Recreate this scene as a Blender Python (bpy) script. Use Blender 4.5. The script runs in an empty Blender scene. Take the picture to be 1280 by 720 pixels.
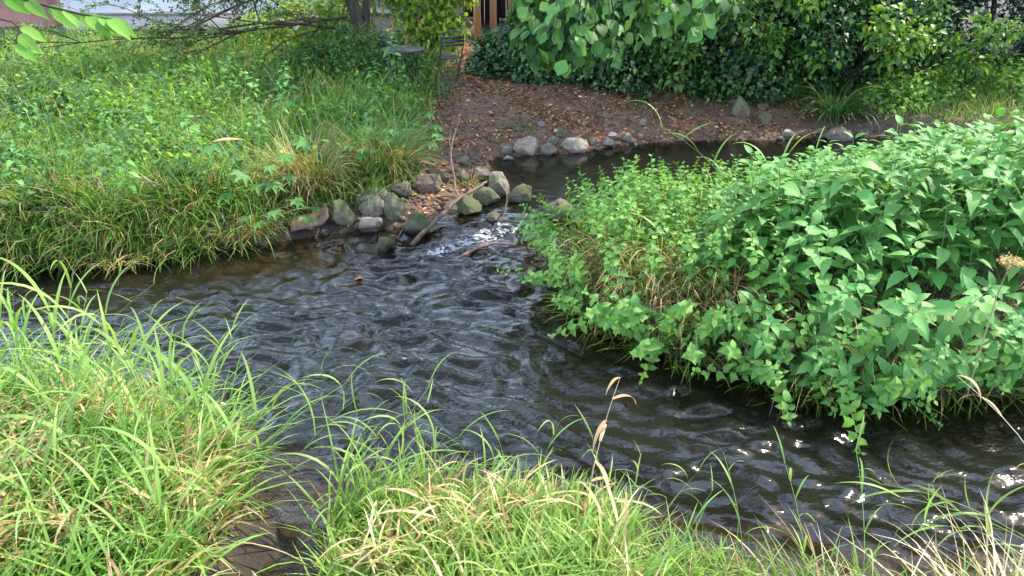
import bpy, math, random
import numpy as np
from mathutils import Vector, Matrix, Euler

R = np.random.default_rng(7)
random.seed(7)
SC = bpy.context.scene
COL = SC.collection
PI = math.pi

# ------------------------------------------------------------------ camera, sky, sun, exposure
CAM_H, PITCH, FPX = 2.4, math.radians(25.0), 967.0
cd = bpy.data.cameras.new('camera'); cam = bpy.data.objects.new('camera', cd); COL.objects.link(cam)
cam.location = (0, 0, CAM_H); cam.rotation_euler = (PI/2 - PITCH, 0, 0)
cd.sensor_width = 36; cd.lens = 36 * FPX / 1280; cd.clip_start = .05; cd.clip_end = 2000
SC.camera = cam

SUN_EL, SUN_AZ = math.radians(51), math.radians(60)      # azimuth clockwise from +Y (ahead), towards +X (right)
w = bpy.data.worlds.new('World'); SC.world = w; w.use_nodes = True
nt = w.node_tree; nt.nodes.clear()
sky = nt.nodes.new('ShaderNodeTexSky'); sky.sky_type = 'NISHITA'; sky.sun_disc = False
sky.sun_elevation = SUN_EL; sky.sun_rotation = SUN_AZ; sky.dust_density = 3.0; sky.air_density = 1.0
bg = nt.nodes.new('ShaderNodeBackground'); bg.inputs[1].default_value = .085
wo = nt.nodes.new('ShaderNodeOutputWorld')
tcw = nt.nodes.new('ShaderNodeTexCoord'); mpw = nt.nodes.new('ShaderNodeMapping'); mpw.inputs['Scale'].default_value = (1, 1, 2.2)
nzw = nt.nodes.new('ShaderNodeTexNoise'); nzw.inputs['Scale'].default_value = 2.4; nzw.inputs['Detail'].default_value = 7; nzw.inputs['Roughness'].default_value = .55
crw = nt.nodes.new('ShaderNodeMapRange'); crw.inputs['From Min'].default_value = .36; crw.inputs['From Max'].default_value = .47
mxw = nt.nodes.new('ShaderNodeMix'); mxw.data_type = 'RGBA'; mxw.inputs['B'].default_value = (19, 24, 34, 1)      # broken cloud added over the whole sky, tinted blue for the water reflections
nt.links.new(tcw.outputs['Generated'], mpw.inputs[0]); nt.links.new(mpw.outputs[0], nzw.inputs['Vector']); spw = nt.nodes.new('ShaderNodeSeparateXYZ'); hzw = nt.nodes.new('ShaderNodeMath'); hzw.operation = 'MULTIPLY_ADD'; hzw.inputs[1].default_value = -.16   # cloud thickens towards the horizon
nt.links.new(tcw.outputs['Generated'], spw.inputs[0]); nt.links.new(spw.outputs[2], hzw.inputs[0]); nt.links.new(nzw.outputs['Fac'], hzw.inputs[2]); nt.links.new(hzw.outputs[0], crw.inputs['Value'])
nt.links.new(crw.outputs[0], mxw.inputs['Factor']); nt.links.new(sky.outputs[0], mxw.inputs['A']); nt.links.new(mxw.outputs['Result'], bg.inputs[0]); nt.links.new(bg.outputs[0], wo.inputs[0])
sl = bpy.data.lights.new('sun', 'SUN'); sl.energy = 5.0; sl.angle = math.radians(.6); sl.color = (1, .93, .82)
so = bpy.data.objects.new('sun', sl); COL.objects.link(so)
sd_ = Vector((math.sin(SUN_AZ)*math.cos(SUN_EL), math.cos(SUN_AZ)*math.cos(SUN_EL), math.sin(SUN_EL)))
so.rotation_euler = sd_.to_track_quat('Z', 'Y').to_euler()
so.location = (10, 10, 20)
SC.view_settings.view_transform = 'Standard'; SC.view_settings.look = 'None'
SC.view_settings.exposure = 1.1; SC.view_settings.gamma = 1
SC.cycles.max_bounces = 8; SC.cycles.transparent_max_bounces = 10
SC.cycles.transmission_bounces = 4; SC.cycles.glossy_bounces = 3; SC.cycles.diffuse_bounces = 3
SC.cycles.caustics_reflective = False; SC.cycles.caustics_refractive = False

# ------------------------------------------------------------------ helpers
SP, CP = math.sin(PITCH), math.cos(PITCH)
def P(px, py, z=0.0):
    """point at height z seen at pixel (px, py) of the 1280x720 photograph"""
    v = (360 - py) / FPX
    dz = -SP + v * CP
    t = (z - CAM_H) / dz
    return np.array([(px - 640) / FPX * t, t * (CP + v * SP), z])
def PD(px, py, y):
    """point at forward distance y seen at a pixel"""
    v = (360 - py) / FPX
    t = y / (CP + v * SP)
    return np.array([(px - 640) / FPX * t, y, CAM_H + t * (-SP + v * CP)])

def _grad_tab(seed):
    r = np.random.default_rng(seed); a = r.random((256, 256)) * 2 * PI
    return np.cos(a), np.sin(a)
_T = {}
def perlin(x, y, seed=0):
    if seed not in _T: _T[seed] = _grad_tab(seed + 100)
    gx, gy = _T[seed]
    x = np.asarray(x, float); y = np.asarray(y, float)
    xi = np.floor(x).astype(int); yi = np.floor(y).astype(int)
    xf, yf = x - xi, y - yi
    u = xf*xf*xf*(xf*(xf*6-15)+10); v = yf*yf*yf*(yf*(yf*6-15)+10)
    def g(i, j, dx, dy):
        i = i & 255; j = j & 255
        return gx[i, j]*dx + gy[i, j]*dy
    a = g(xi, yi, xf, yf); b = g(xi+1, yi, xf-1, yf)
    c = g(xi, yi+1, xf, yf-1); d = g(xi+1, yi+1, xf-1, yf-1)
    return (a + (b-a)*u) + ((c + (d-c)*u) - (a + (b-a)*u))*v
def fbm(x, y, seed=0, o=4):
    s = 0; a = 1; f = 1
    for k in range(o):
        s = s + a*perlin(x*f, y*f, seed+k); a *= .5; f *= 2.03
    return s
def sstep(a, b, x):
    t = np.clip((x-a)/(b-a), 0, 1); return t*t*(3-2*t)

def link(o, parent=None):
    COL.objects.link(o)
    if parent is not None: o.parent = parent
    return o
def tag(o, label=None, cat=None, group=None, kind=None):
    if label: o['label'] = label
    if cat: o['category'] = cat
    if group: o['group'] = group
    if kind: o['kind'] = kind
    return o
def empty(name, loc, rz=0, label=None, cat=None, group=None):
    o = bpy.data.objects.new(name, None); o.location = tuple(loc); o.rotation_euler = (0, 0, rz)
    o.empty_display_size = .1
    link(o); return tag(o, label, cat, group)

class MB:
    """collects quads / triangles with a colour and a leaf coordinate per vertex, builds ONE mesh"""
    def __init__(s): s.V = []; s.F4 = []; s.F3 = []; s.C = []; s.U = []; s.n = 0
    def add(s, V, F, C=None, U=None):
        V = np.asarray(V, float).reshape(-1, 3); F = np.asarray(F, int)
        s.V.append(V); m = len(V)
        C = np.ones((m, 3))*.5 if C is None else np.broadcast_to(np.asarray(C, float), (m, 3))
        U = np.zeros((m, 2)) if U is None else U
        s.C.append(C); s.U.append(U)
        if len(F): (s.F4 if F.shape[1] == 4 else s.F3).append(F + s.n)
        s.n += m; return s
    def box(s, c, d, rot=None, C=None):
        c = np.array(c, float); h = np.array(d, float)/2
        v = np.array([[x, y, z] for x in (-1, 1) for y in (-1, 1) for z in (-1, 1)])*h
        if rot is not None: v = v @ np.array(rot).T
        f = [[0, 1, 3, 2], [4, 6, 7, 5], [0, 4, 5, 1], [2, 3, 7, 6], [0, 2, 6, 4], [1, 5, 7, 3]]
        return s.add(v + c, f, C)
    def tube(s, pts, rad, n=7, C=None, cap=True):
        pts = np.asarray(pts, float); k = len(pts); rad = np.broadcast_to(np.asarray(rad, float), (k,))
        t = np.gradient(pts, axis=0); t /= np.linalg.norm(t, axis=1)[:, None] + 1e-9
        ref = np.array([0, 0, 1.]) if abs(t[0, 2]) < .9 else np.array([1., 0, 0])
        V = []
        u = np.cross(t[0], ref); u /= np.linalg.norm(u)
        a = np.arange(n)/n*2*PI
        for i in range(k):
            u = u - t[i]*np.dot(u, t[i]); u /= np.linalg.norm(u)+1e-9
            w_ = np.cross(t[i], u)
            V.append(pts[i] + rad[i]*(np.cos(a)[:, None]*u + np.sin(a)[:, None]*w_))
        V = np.concatenate(V); i = np.arange(k-1)[:, None]*n; j = np.arange(n)[None]; j2 = (j+1) % n
        F = np.stack([i+j, i+j2, i+n+j2, i+n+j], -1).reshape(-1, 4)
        s.add(V, F, C)
        if cap:
            for e, q in ((0, pts[0]), (k-1, pts[-1])):
                b = s.n; s.add([q], np.zeros((0, 4), int), C)
                base = b - k*n - (0 if e == 0 else 1)
                idx = base + e*n + np.arange(n); nx = base + e*n + (np.arange(n)+1) % n
                tri = np.stack([np.full(n, b), nx, idx] if e == 0 else [np.full(n, b), idx, nx], -1)
                s.F3.append(tri)
        return s
    def mesh(s, name, mat, smooth=True):
        me = bpy.data.meshes.new(name)
        V = np.concatenate(s.V).astype(np.float32)
        f4 = np.concatenate(s.F4) if s.F4 else np.zeros((0, 4), int)
        f3 = np.concatenate(s.F3) if s.F3 else np.zeros((0, 3), int)
        me.vertices.add(len(V)); me.vertices.foreach_set('co', V.ravel())
        L = np.concatenate([f4.ravel(), f3.ravel()]).astype(np.int32)
        me.loops.add(len(L)); me.loops.foreach_set('vertex_index', L)
        st = np.concatenate([np.arange(len(f4))*4, len(f4)*4 + np.arange(len(f3))*3]).astype(np.int32)
        me.polygons.add(len(st)); me.polygons.foreach_set('loop_start', st)
        me.update(calc_edges=True)
        if smooth: me.polygons.foreach_set('use_smooth', np.ones(len(st), bool))
        C = np.concatenate(s.C); C4 = np.ones((len(V), 4), np.float32); C4[:, :3] = C
        a = me.attributes.new('tint', 'FLOAT_COLOR', 'POINT'); a.data.foreach_set('color', C4.ravel())
        U = np.concatenate(s.U); U3 = np.zeros((len(V), 3), np.float32); U3[:, :2] = U
        a = me.attributes.new('luv', 'FLOAT_VECTOR', 'POINT'); a.data.foreach_set('vector', U3.ravel())
        assert np.isfinite(V).all(), name
        me.materials.append(mat); me.validate(); return me
    def obj(s, name, mat, parent=None, smooth=True):
        return link(bpy.data.objects.new(name, s.mesh(name, mat, smooth)), parent)

# ------------------------------------------------------------------ materials
def newmat(name):
    m = bpy.data.materials.new(name); m.use_nodes = True; m.node_tree.nodes.clear()
    return m, m.node_tree.nodes, m.node_tree.links
def N(ns, t, **k):
    n = ns.new(t)
    for a, v in k.items(): setattr(n, a, v)
    return n
def leafmat(name, rough=.45, transl=.35, spec=.5, veins=False, var=.25, tmul=(1.25, 1.15, .6)):
    m, ns, L = newmat(name)
    at = N(ns, 'ShaderNodeAttribute', attribute_name='tint')
    oi = N(ns, 'ShaderNodeObjectInfo')
    tc = N(ns, 'ShaderNodeTexCoord')
    no = N(ns, 'ShaderNodeTexNoise'); no.inputs['Scale'].default_value = 9; no.inputs['Detail'].default_value = 3
    L.new(tc.outputs['Object'], no.inputs['Vector'])
    hs = N(ns, 'ShaderNodeHueSaturation')
    L.new(at.outputs['Color'], hs.inputs['Color'])
    mh = N(ns, 'ShaderNodeMapRange'); mh.inputs['To Min'].default_value = .485; mh.inputs['To Max'].default_value = .515
    L.new(oi.outputs['Random'], mh.inputs['Value']); L.new(mh.outputs[0], hs.inputs['Hue'])
    ad = N(ns, 'ShaderNodeMath', operation='MULTIPLY_ADD'); ad.inputs[1].default_value = 7.13; ad.inputs[2].default_value = 0
    fr = N(ns, 'ShaderNodeMath', operation='FRACT'); L.new(oi.outputs['Random'], ad.inputs[0]); L.new(ad.outputs[0], fr.inputs[0])
    mv = N(ns, 'ShaderNodeMapRange'); mv.inputs['To Min'].default_value = 1-var; mv.inputs['To Max'].default_value = 1+var
    mx = N(ns, 'ShaderNodeMath', operation='ADD'); L.new(fr.outputs[0], mx.inputs[0]); L.new(no.outputs['Fac'], mx.inputs[1])
    hf = N(ns, 'ShaderNodeMath', operation='MULTIPLY'); hf.inputs[1].default_value = .5; L.new(mx.outputs[0], hf.inputs[0])
    L.new(hf.outputs[0], mv.inputs['Value']); L.new(mv.outputs[0], hs.inputs['Value'])
    col = hs.outputs[0]
    pb = N(ns, 'ShaderNodeBsdfPrincipled'); pb.inputs['Roughness'].default_value = rough
    pb.inputs['Specular IOR Level'].default_value = spec
    if veins:
        uv = N(ns, 'ShaderNodeAttribute', attribute_name='luv'); sp = N(ns, 'ShaderNodeSeparateXYZ'); L.new(uv.outputs['Vector'], sp.inputs[0])
        ab = N(ns, 'ShaderNodeMath', operation='ABSOLUTE'); L.new(sp.outputs[0], ab.inputs[0])
        # lateral veins rise towards the tip
        k1 = N(ns, 'ShaderNodeMath', operation='MULTIPLY_ADD'); k1.inputs[1].default_value = -.32; L.new(ab.outputs[0], k1.inputs[0]); L.new(sp.outputs[1], k1.inputs[2])
        k2 = N(ns, 'ShaderNodeMath', operation='MULTIPLY'); k2.inputs[1].default_value = 44; L.new(k1.outputs[0], k2.inputs[0])
        k3 = N(ns, 'ShaderNodeMath', operation='SINE'); L.new(k2.outputs[0], k3.inputs[0])
        k4 = N(ns, 'ShaderNodeMapRange'); k4.inputs['From Min'].default_value = .8; k4.inputs['From Max'].default_value = 1; L.new(k3.outputs[0], k4.inputs['Value'])
        mr = N(ns, 'ShaderNodeMapRange'); mr.inputs['From Min'].default_value = .09; mr.inputs['From Max'].default_value = .0; L.new(ab.outputs[0], mr.inputs['Value'])
        mm = N(ns, 'ShaderNodeMath', operation='MAXIMUM'); L.new(k4.outputs[0], mm.inputs[0]); L.new(mr.outputs[0], mm.inputs[1])
        mixc = N(ns, 'ShaderNodeMix', data_type='RGBA'); mixc.inputs['B'].default_value = (.22, .34, .12, 1)
        fm = N(ns, 'ShaderNodeMath', operation='MULTIPLY'); fm.inputs[1].default_value = .35; L.new(mm.outputs[0], fm.inputs[0])
        L.new(fm.outputs[0], mixc.inputs['Factor']); L.new(col, mixc.inputs['A']); col = mixc.outputs['Result']
        bu = N(ns, 'ShaderNodeBump'); bu.inputs['Strength'].default_value = .35; bu.inputs['Distance'].default_value = .002
        inv = N(ns, 'ShaderNodeMath', operation='SUBTRACT'); inv.inputs[0].default_value = 1; L.new(mm.outputs[0], inv.inputs[1])
        L.new(inv.outputs[0], bu.inputs['Height']); L.new(bu.outputs[0], pb.inputs['Normal'])
    tr = N(ns, 'ShaderNodeBsdfTranslucent')
    mu = N(ns, 'ShaderNodeMix', data_type='RGBA', blend_type='MULTIPLY'); mu.inputs['Factor'].default_value = 1
    mu.inputs['B'].default_value = (*tmul, 1); L.new(col, mu.inputs['A']); L.new(mu.outputs['Result'], tr.inputs['Color'])
    L.new(col, pb.inputs['Base Color'])
    ms = N(ns, 'ShaderNodeMixShader'); ms.inputs[0].default_value = transl
    out = N(ns, 'ShaderNodeOutputMaterial')
    L.new(pb.outputs[0], ms.inputs[1]); L.new(tr.outputs[0], ms.inputs[2]); L.new(ms.outputs[0], out.inputs[0])
    return m
def solid(name, c1, c2, scale=8, rough=.8, bump=.3, detail=6, dist=.01, metal=0, stretch=(1, 1, 1), spec=.3):
    m, ns, L = newmat(name)
    tc = N(ns, 'ShaderNodeTexCoord'); mp = N(ns, 'ShaderNodeMapping'); mp.inputs['Scale'].default_value = stretch
    L.new(tc.outputs['Object'], mp.inputs[0])
    no = N(ns, 'ShaderNodeTexNoise'); no.inputs['Scale'].default_value = scale; no.inputs['Detail'].default_value = detail; no.inputs['Roughness'].default_value = .65
    L.new(mp.outputs[0], no.inputs['Vector'])
    cr = N(ns, 'ShaderNodeValToRGB'); cr.color_ramp.elements[0].position = .3; cr.color_ramp.elements[1].position = .7
    cr.color_ramp.elements[0].color = (*c1, 1); cr.color_ramp.elements[1].color = (*c2, 1); L.new(no.outputs['Fac'], cr.inputs[0])
    pb = N(ns, 'ShaderNodeBsdfPrincipled'); pb.inputs['Roughness'].default_value = rough; pb.inputs['Metallic'].default_value = metal
    pb.inputs['Specular IOR Level'].default_value = spec
    L.new(cr.outputs[0], pb.inputs['Base Color'])
    bu = N(ns, 'ShaderNodeBump'); bu.inputs['Strength'].default_value = bump; bu.inputs['Distance'].default_value = dist
    L.new(no.outputs['Fac'], bu.inputs['Height']); L.new(bu.outputs[0], pb.inputs['Normal'])
    out = N(ns, 'ShaderNodeOutputMaterial'); L.new(pb.outputs[0], out.inputs[0]); return m

M_GRASS = leafmat('grass_blades', rough=.5, transl=.4, spec=.35)
M_LEAF = leafmat('soft_leaves', rough=.55, transl=.36, spec=.28, veins=True)
M_NETTLE = leafmat('nettle_leaves', rough=.55, transl=.33, spec=.4, veins=True, var=.2)
M_IVY = leafmat('glossy_ivy_leaves', rough=.36, transl=.12, spec=.36)
M_CROWN = leafmat('tree_leaves', rough=.45, transl=.5, spec=.4)
M_DEAD = leafmat('dead_leaves', rough=.75, transl=.12, spec=.2, tmul=(1.2, .9, .6))
M_STEM = leafmat('plant_stems', rough=.55, transl=.05, spec=.3)
M_BARK = solid('bark', (.02, .015, .011), (.075, .056, .04), 14, .9, .8, stretch=(1, 1, .3))
M_STICK = solid('weathered_stick', (.055, .038, .026), (.17, .125, .085), 20, .8, .5)
M_METAL = solid('dark_painted_metal', (.012, .014, .013), (.035, .036, .033), 30, .45, .1, spec=.5)
M_TIMBER = solid('pale_pine_timber', (.45, .26, .13), (.66, .42, .23), 6, .65, .2, stretch=(5, 5, .4))
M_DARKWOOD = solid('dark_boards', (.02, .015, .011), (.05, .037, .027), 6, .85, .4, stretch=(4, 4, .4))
M_CONC = solid('old_concrete', (.16, .13, .1), (.28, .24, .19), 7, .9, .4)
M_WHITE = solid('white_render', (.8, .8, .79), (.88, .88, .87), 3, .85, .15)
M_PLINTH = solid('grey_pink_plinth', (.36, .31, .29), (.5, .43, .4), 5, .85, .25)
M_PINK = solid('pink_render', (.5, .24, .19), (.62, .33, .27), 4, .85, .2)
M_RUST = solid('rusty_clay', (.13, .075, .05), (.26, .16, .11), 9, .8, .4)

def stone_material(name, base1, base2, moss):
    m, ns, L = newmat(name)
    tc = N(ns, 'ShaderNodeTexCoord'); geo = N(ns, 'ShaderNodeNewGeometry'); oi = N(ns, 'ShaderNodeObjectInfo')
    ad = N(ns, 'ShaderNodeVectorMath', operation='ADD'); L.new(tc.outputs['Object'], ad.inputs[0])
    L.new(oi.outputs['Location'], ad.inputs[1])
    no = N(ns, 'ShaderNodeTexNoise'); no.inputs['Scale'].default_value = 16; no.inputs['Detail'].default_value = 8; no.inputs['Roughness'].default_value = .7
    L.new(ad.outputs[0], no.inputs['Vector'])
    cr = N(ns, 'ShaderNodeValToRGB'); cr.color_ramp.elements[0].position = .32; cr.color_ramp.elements[1].position = .68
    cr.color_ramp.elements[0].color = (*base1, 1); cr.color_ramp.elements[1].color = (*base2, 1); L.new(no.outputs['Fac'], cr.inputs[0])
    n2 = N(ns, 'ShaderNodeTexNoise'); n2.inputs['Scale'].default_value = 7; n2.inputs['Detail'].default_value = 6; L.new(ad.outputs[0], n2.inputs['Vector'])
    sp = N(ns, 'ShaderNodeSeparateXYZ'); L.new(geo.outputs['Normal'], sp.inputs[0])
    k = N(ns, 'ShaderNodeMath', operation='MULTIPLY_ADD'); k.inputs[1].default_value = .25; L.new(sp.outputs[2], k.inputs[0]); L.new(n2.outputs['Fac'], k.inputs[2])
    mr = N(ns, 'ShaderNodeMapRange'); mr.inputs['From Min'].default_value = .78 - .3*moss; mr.inputs['From Max'].default_value = .9 - .3*moss
    L.new(k.outputs[0], mr.inputs['Value'])
    mc = N(ns, 'ShaderNodeValToRGB'); mc.color_ramp.elements[0].color = (.03, .036, .014, 1); mc.color_ramp.elements[1].color = (.1, .112, .036, 1); L.new(no.outputs['Fac'], mc.inputs[0])
    mx = N(ns, 'ShaderNodeMix', data_type='RGBA'); L.new(mr.outputs[0], mx.inputs['Factor']); L.new(cr.outputs[0], mx.inputs['A']); L.new(mc.outputs[0], mx.inputs['B'])
    # wet film just above the water line
    pz = N(ns, 'ShaderNodeSeparateXYZ'); L.new(geo.outputs['Position'], pz.inputs[0])
    wz = N(ns, 'ShaderNodeMath', operation='MULTIPLY_ADD'); wz.inputs[1].default_value = -.05; L.new(no.outputs['Fac'], wz.inputs[0]); L.new(pz.outputs[2], wz.inputs[2])
    wet = N(ns, 'ShaderNodeMapRange'); wet.inputs['From Min'].default_value = .07; wet.inputs['From Max'].default_value = .03; L.new(wz.outputs[0], wet.inputs['Value'])
    dk = N(ns, 'ShaderNodeMix', data_type='RGBA', blend_type='MULTIPLY'); dk.inputs['B'].default_value = (.3, .28, .24, 1)
    L.new(wet.outputs[0], dk.inputs['Factor']); L.new(mx.outputs['Result'], dk.inputs['A'])
    pb = N(ns, 'ShaderNodeBsdfPrincipled'); L.new(dk.outputs['Result'], pb.inputs['Base Color'])
    ro = N(ns, 'ShaderNodeMapRange'); ro.inputs['To Min'].default_value = .85; ro.inputs['To Max'].default_value = .25; L.new(wet.outputs[0], ro.inputs['Value']); L.new(ro.outputs[0], pb.inputs['Roughness'])
    bu = N(ns, 'ShaderNodeBump'); bu.inputs['Strength'].default_value = .9; bu.inputs['Distance'].default_value = .02; L.new(no.outputs['Fac'], bu.inputs['Height']); L.new(bu.outputs[0], pb.inputs['Normal'])
    out = N(ns, 'ShaderNodeOutputMaterial'); L.new(pb.outputs[0], out.inputs[0]); return m
M_ST = {'grey': stone_material('grey_stone', (.07, .06, .042), (.24, .205, .15), .38),
        'pale': stone_material('pale_stone', (.12, .1, .075), (.31, .265, .2), .0),
        'mossy': stone_material('mossy_stone', (.065, .06, .035), (.19, .175, .1), .85),
        'green': stone_material('moss_covered_stone', (.06, .06, .035), (.14, .14, .08), 1.15),
        'brown': stone_material('brown_stone', (.06, .045, .032), (.16, .12, .085), .2)}

# ------------------------------------------------------------------ land and water in plan
far_poly = [(-60, 12), (-14, 7.2), (-7, 5.9)] + [tuple(P(*q)[:2]) for q in
    [(0, 338), (60, 337), (110, 333), (160, 331), (250, 320), (330, 306), (370, 298), (420, 292), (470, 291), (520, 288), (555, 270),
     (590, 258), (612, 240), (622, 218), (622, 203), (680, 201), (740, 195), (790, 187), (860, 183), (930, 181), (1000, 180), (1060, 178), (1130, 178)]] + \
    [(7, 8.6), (14, 8.0), (60, 6), (60, 400), (-60, 400)]
pen_poly = [tuple(P(*q)[:2]) for q in [(700, 350), (722, 392), (760, 420), (820, 440), (900, 463), (980, 485), (1050, 503), (1150, 500), (1280, 495)]] + \
    [(5, 3.5), (14, 2.6), (60, 0), (60, 4), (14, 5.6), (6, 6.3), (3.4, 6.6), (1.9, 6.6), (1.0, 6.35), (.5, 6.0)]
near_poly = [(-60, 2), (-14, 4.4), (-6, 3.9)] + [tuple(P(*q)[:2]) for q in
    [(0, 520), (80, 515), (150, 530), (250, 565), (315, 610), (338, 655), (338, 690), (315, 730), (310, 800), (400, 810), (408, 740), (412, 690), (425, 650), (470, 628),
     (560, 628), (640, 640), (720, 650), (790, 670), (850, 690), (930, 705), (1000, 722), (1100, 740), (1280, 748)]] + \
    [(3.5, 2.2), (14, 1), (60, -2), (60, -400), (-60, -400)]
def polysd(poly, X, Y):
    p = np.array(poly); n = len(p); x = X.ravel(); y = Y.ravel()
    d = np.full(x.shape, 1e9); ins = np.zeros(x.shape, bool)
    for i in range(n):
        a = p[i]; b = p[(i+1) % n]; e = b-a; wx = x-a[0]; wy = y-a[1]
        t = np.clip((wx*e[0]+wy*e[1])/(e@e), 0, 1)
        d = np.minimum(d, np.hypot(wx-e[0]*t, wy-e[1]*t))
        c = ((a[1] > y) != (b[1] > y)) & (x < (b[0]-a[0])*(y-a[1])/(b[1]-a[1]+1e-12)+a[0])
        ins ^= c
    return np.where(ins, d, -d).reshape(X.shape)
def ground_z(X, Y, sf=None, sp=None, sn=None):
    j = .07*fbm(X*2.2, Y*2.2, 3, 3)
    if sf is None: sf, sp, sn = polysd(far_poly, X, Y), polysd(pen_poly, X, Y), polysd(near_poly, X, Y)
    f, p, n = sf+j, sp+j, sn+j
    wd = sstep(-1.25, -.55, X)*(1-sstep(3.6, 5.2, X))                     # bare beach in the middle of the far bank
    wd = np.maximum(wd, (1-sstep(.5, 1.0, f))*sstep(-2.3, -2.0, X)*(X < 3))
    zf_g = .26*sstep(-.02, .32, f) + .045*np.clip(f, 0, 9) + .04*fbm(X*.9, Y*.9, 11, 3)*sstep(0, 1, f)
    zf_d = .05*sstep(0, .08, f) + .185*np.clip(f, 0, 1.9) + .012*np.clip(f-1.9, 0, 12) + .025*fbm(X*1.7, Y*1.7, 12, 4)*sstep(0, .5, f)
    zf = zf_g*(1-wd) + zf_d*wd
    zp = .2*sstep(-.05, .3, p) + .08*sstep(.2, 1.2, p)
    zn = (.2*sstep(-.05, .35, n) + .1*sstep(.2, 1.6, n))*(1-.5*sstep(-.9, -.5, X)) + .03*fbm(X*2, Y*2, 14, 3)*sstep(0, .5, n)
    m = np.maximum(np.maximum(f, p), n)
    wet = -.03 - .22*sstep(0, .8, -m) + .05*fbm(X*3, Y*3, 15, 4)
    # sandy shelf under the stone row, cobbly bar at the riffle
    c = P(440, 325); g = np.clip(1.4*np.exp(-(((X-c[0])/.95)**2 + ((Y-c[1])/.42)**2)), 0, 1); wet = wet*(1-.93*g) - .035*g
    c = P(620, 285); g = np.exp(-(((X-c[0])/.6)**2 + ((Y-c[1])/.5)**2)); wet = wet*(1-.7*g)
    z = np.where(m > 0, np.maximum(np.maximum(np.where(f > 0, zf, -1), np.where(p > 0, zp, -1)), np.where(n > 0, zn, -1)), wet)
    return np.where(m > 0, z*1.0 + .0, np.minimum(z, -.004))
DX = .04
gx = np.arange(-9, 9+1e-6, DX); gy = np.arange(0.4, 17+1e-6, DX)
GX, GY = np.meshgrid(gx, gy, indexing='ij')
SF, SPN, SN = polysd(far_poly, GX, GY), polysd(pen_poly, GX, GY), polysd(near_poly, GX, GY)
GZ = ground_z(GX, GY, SF, SPN, SN)
def samp(G, x, y):
    u = np.clip((np.asarray(x, float)-gx[0])/DX, 0, len(gx)-1.001); v = np.clip((np.asarray(y, float)-gy[0])/DX, 0, len(gy)-1.001)
    i = u.astype(int); j = v.astype(int); a = u-i; b = v-j
    return (G[i, j]*(1-a)+G[i+1, j]*a)*(1-b) + (G[i, j+1]*(1-a)+G[i+1, j+1]*a)*b
def gz(x, y): return samp(GZ, x, y)

# terrain sheet: fine in view, coarse out to the horizon
ox = np.array([400, 200, 100, 60, 36, 24, 17, 13, 10.5]); ax = np.concatenate([-ox, gx[1:-1:1], ox[::-1]])
ay = np.concatenate([[-400, -200, -90, -40, -18, -9, -5, -2.5, -1, -.3], gy, [17.6, 18.5, 20, 23, 28, 36, 50, 80, 140, 260, 500, 900]])
AX, AY = np.meshgrid(ax, ay, indexing='ij'); AZ = ground_z(AX, AY)
AZ = np.where((np.abs(AX) > 60.1) | (AY > 60), .6 + 0*AZ, AZ)
def gridmesh(X, Y, Z):
    a, b = X.shape; i = np.arange(a-1)[:, None]*b; j = np.arange(b-1)[None]
    F = np.stack([i+j, i+b+j, i+b+j+1, i+j+1], -1).reshape(-1, 4)
    return np.stack([X.ravel(), Y.ravel(), Z.ravel()], 1), F
V, F = gridmesh(AX, AY, AZ)
sfA = polysd(far_poly, AX, AY).ravel()
dirt = (sstep(-1.3, -.7, V[:, 0] + .25*fbm(V[:, 0]*1.3, V[:, 1]*1.3, 21, 3)) * (1-sstep(3.4, 4.6, V[:, 0])) * (sfA > -.3))
m = MB(); m.add(V, F, np.stack([dirt, np.clip(-V[:, 2]*8, 0, 1), 1-sstep(.02, .13, V[:, 2]+.03*fbm(V[:, 0]*5, V[:, 1]*5, 22, 3))], 1))
mat, ns, L = newmat('ground_soil')
at = N(ns, 'ShaderNodeAttribute', attribute_name='tint'); se = N(ns, 'ShaderNodeSeparateColor'); L.new(at.outputs['Color'], se.inputs[0])
geo = N(ns, 'ShaderNodeNewGeometry')
n1 = N(ns, 'ShaderNodeTexNoise'); n1.inputs['Scale'].default_value = 4; n1.inputs['Detail'].default_value = 10; n1.inputs['Roughness'].default_value = .7; L.new(geo.outputs['Position'], n1.inputs['Vector'])
n2 = N(ns, 'ShaderNodeTexNoise'); n2.inputs['Scale'].default_value = 38; n2.inputs['Detail'].default_value = 6; L.new(geo.outputs['Position'], n2.inputs['Vector'])
def ramp(fac, c1, c2, a=.3, b=.7):
    r = N(ns, 'ShaderNodeValToRGB'); r.color_ramp.elements[0].position = a; r.color_ramp.elements[1].position = b
    r.color_ramp.elements[0].color = (*c1, 1); r.color_ramp.elements[1].color = (*c2, 1); L.new(fac, r.inputs[0]); return r.outputs[0]
soil = ramp(n1.outputs['Fac'], (.03, .022, .015), (.075, .055, .035))
dirtc = ramp(n1.outputs['Fac'], (.055, .032, .018), (.175, .105, .058))
bed = ramp(n1.outputs['Fac'], (.12, .09, .045), (.34, .27, .15))
mx = N(ns, 'ShaderNodeMix', data_type='RGBA'); L.new(se.outputs[0], mx.inputs['Factor']); L.new(soil, mx.inputs['A']); L.new(dirtc, mx.inputs['B'])
mx2 = N(ns, 'ShaderNodeMix', data_type='RGBA'); L.new(se.outputs[1], mx2.inputs['Factor']); L.new(mx.outputs['Result'], mx2.inputs['A']); L.new(bed, mx2.inputs['B'])
mx3 = N(ns, 'ShaderNodeMix', data_type='RGBA', blend_type='MULTIPLY'); mx3.inputs['B'].default_value = (.4, .37, .34, 1)
dry = N(ns, 'ShaderNodeMath', operation='SUBTRACT', use_clamp=True); L.new(se.outputs[2], dry.inputs[0]); L.new(se.outputs[1], dry.inputs[1])
L.new(dry.outputs[0], mx3.inputs['Factor']); L.new(mx2.outputs['Result'], mx3.inputs['A'])
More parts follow.
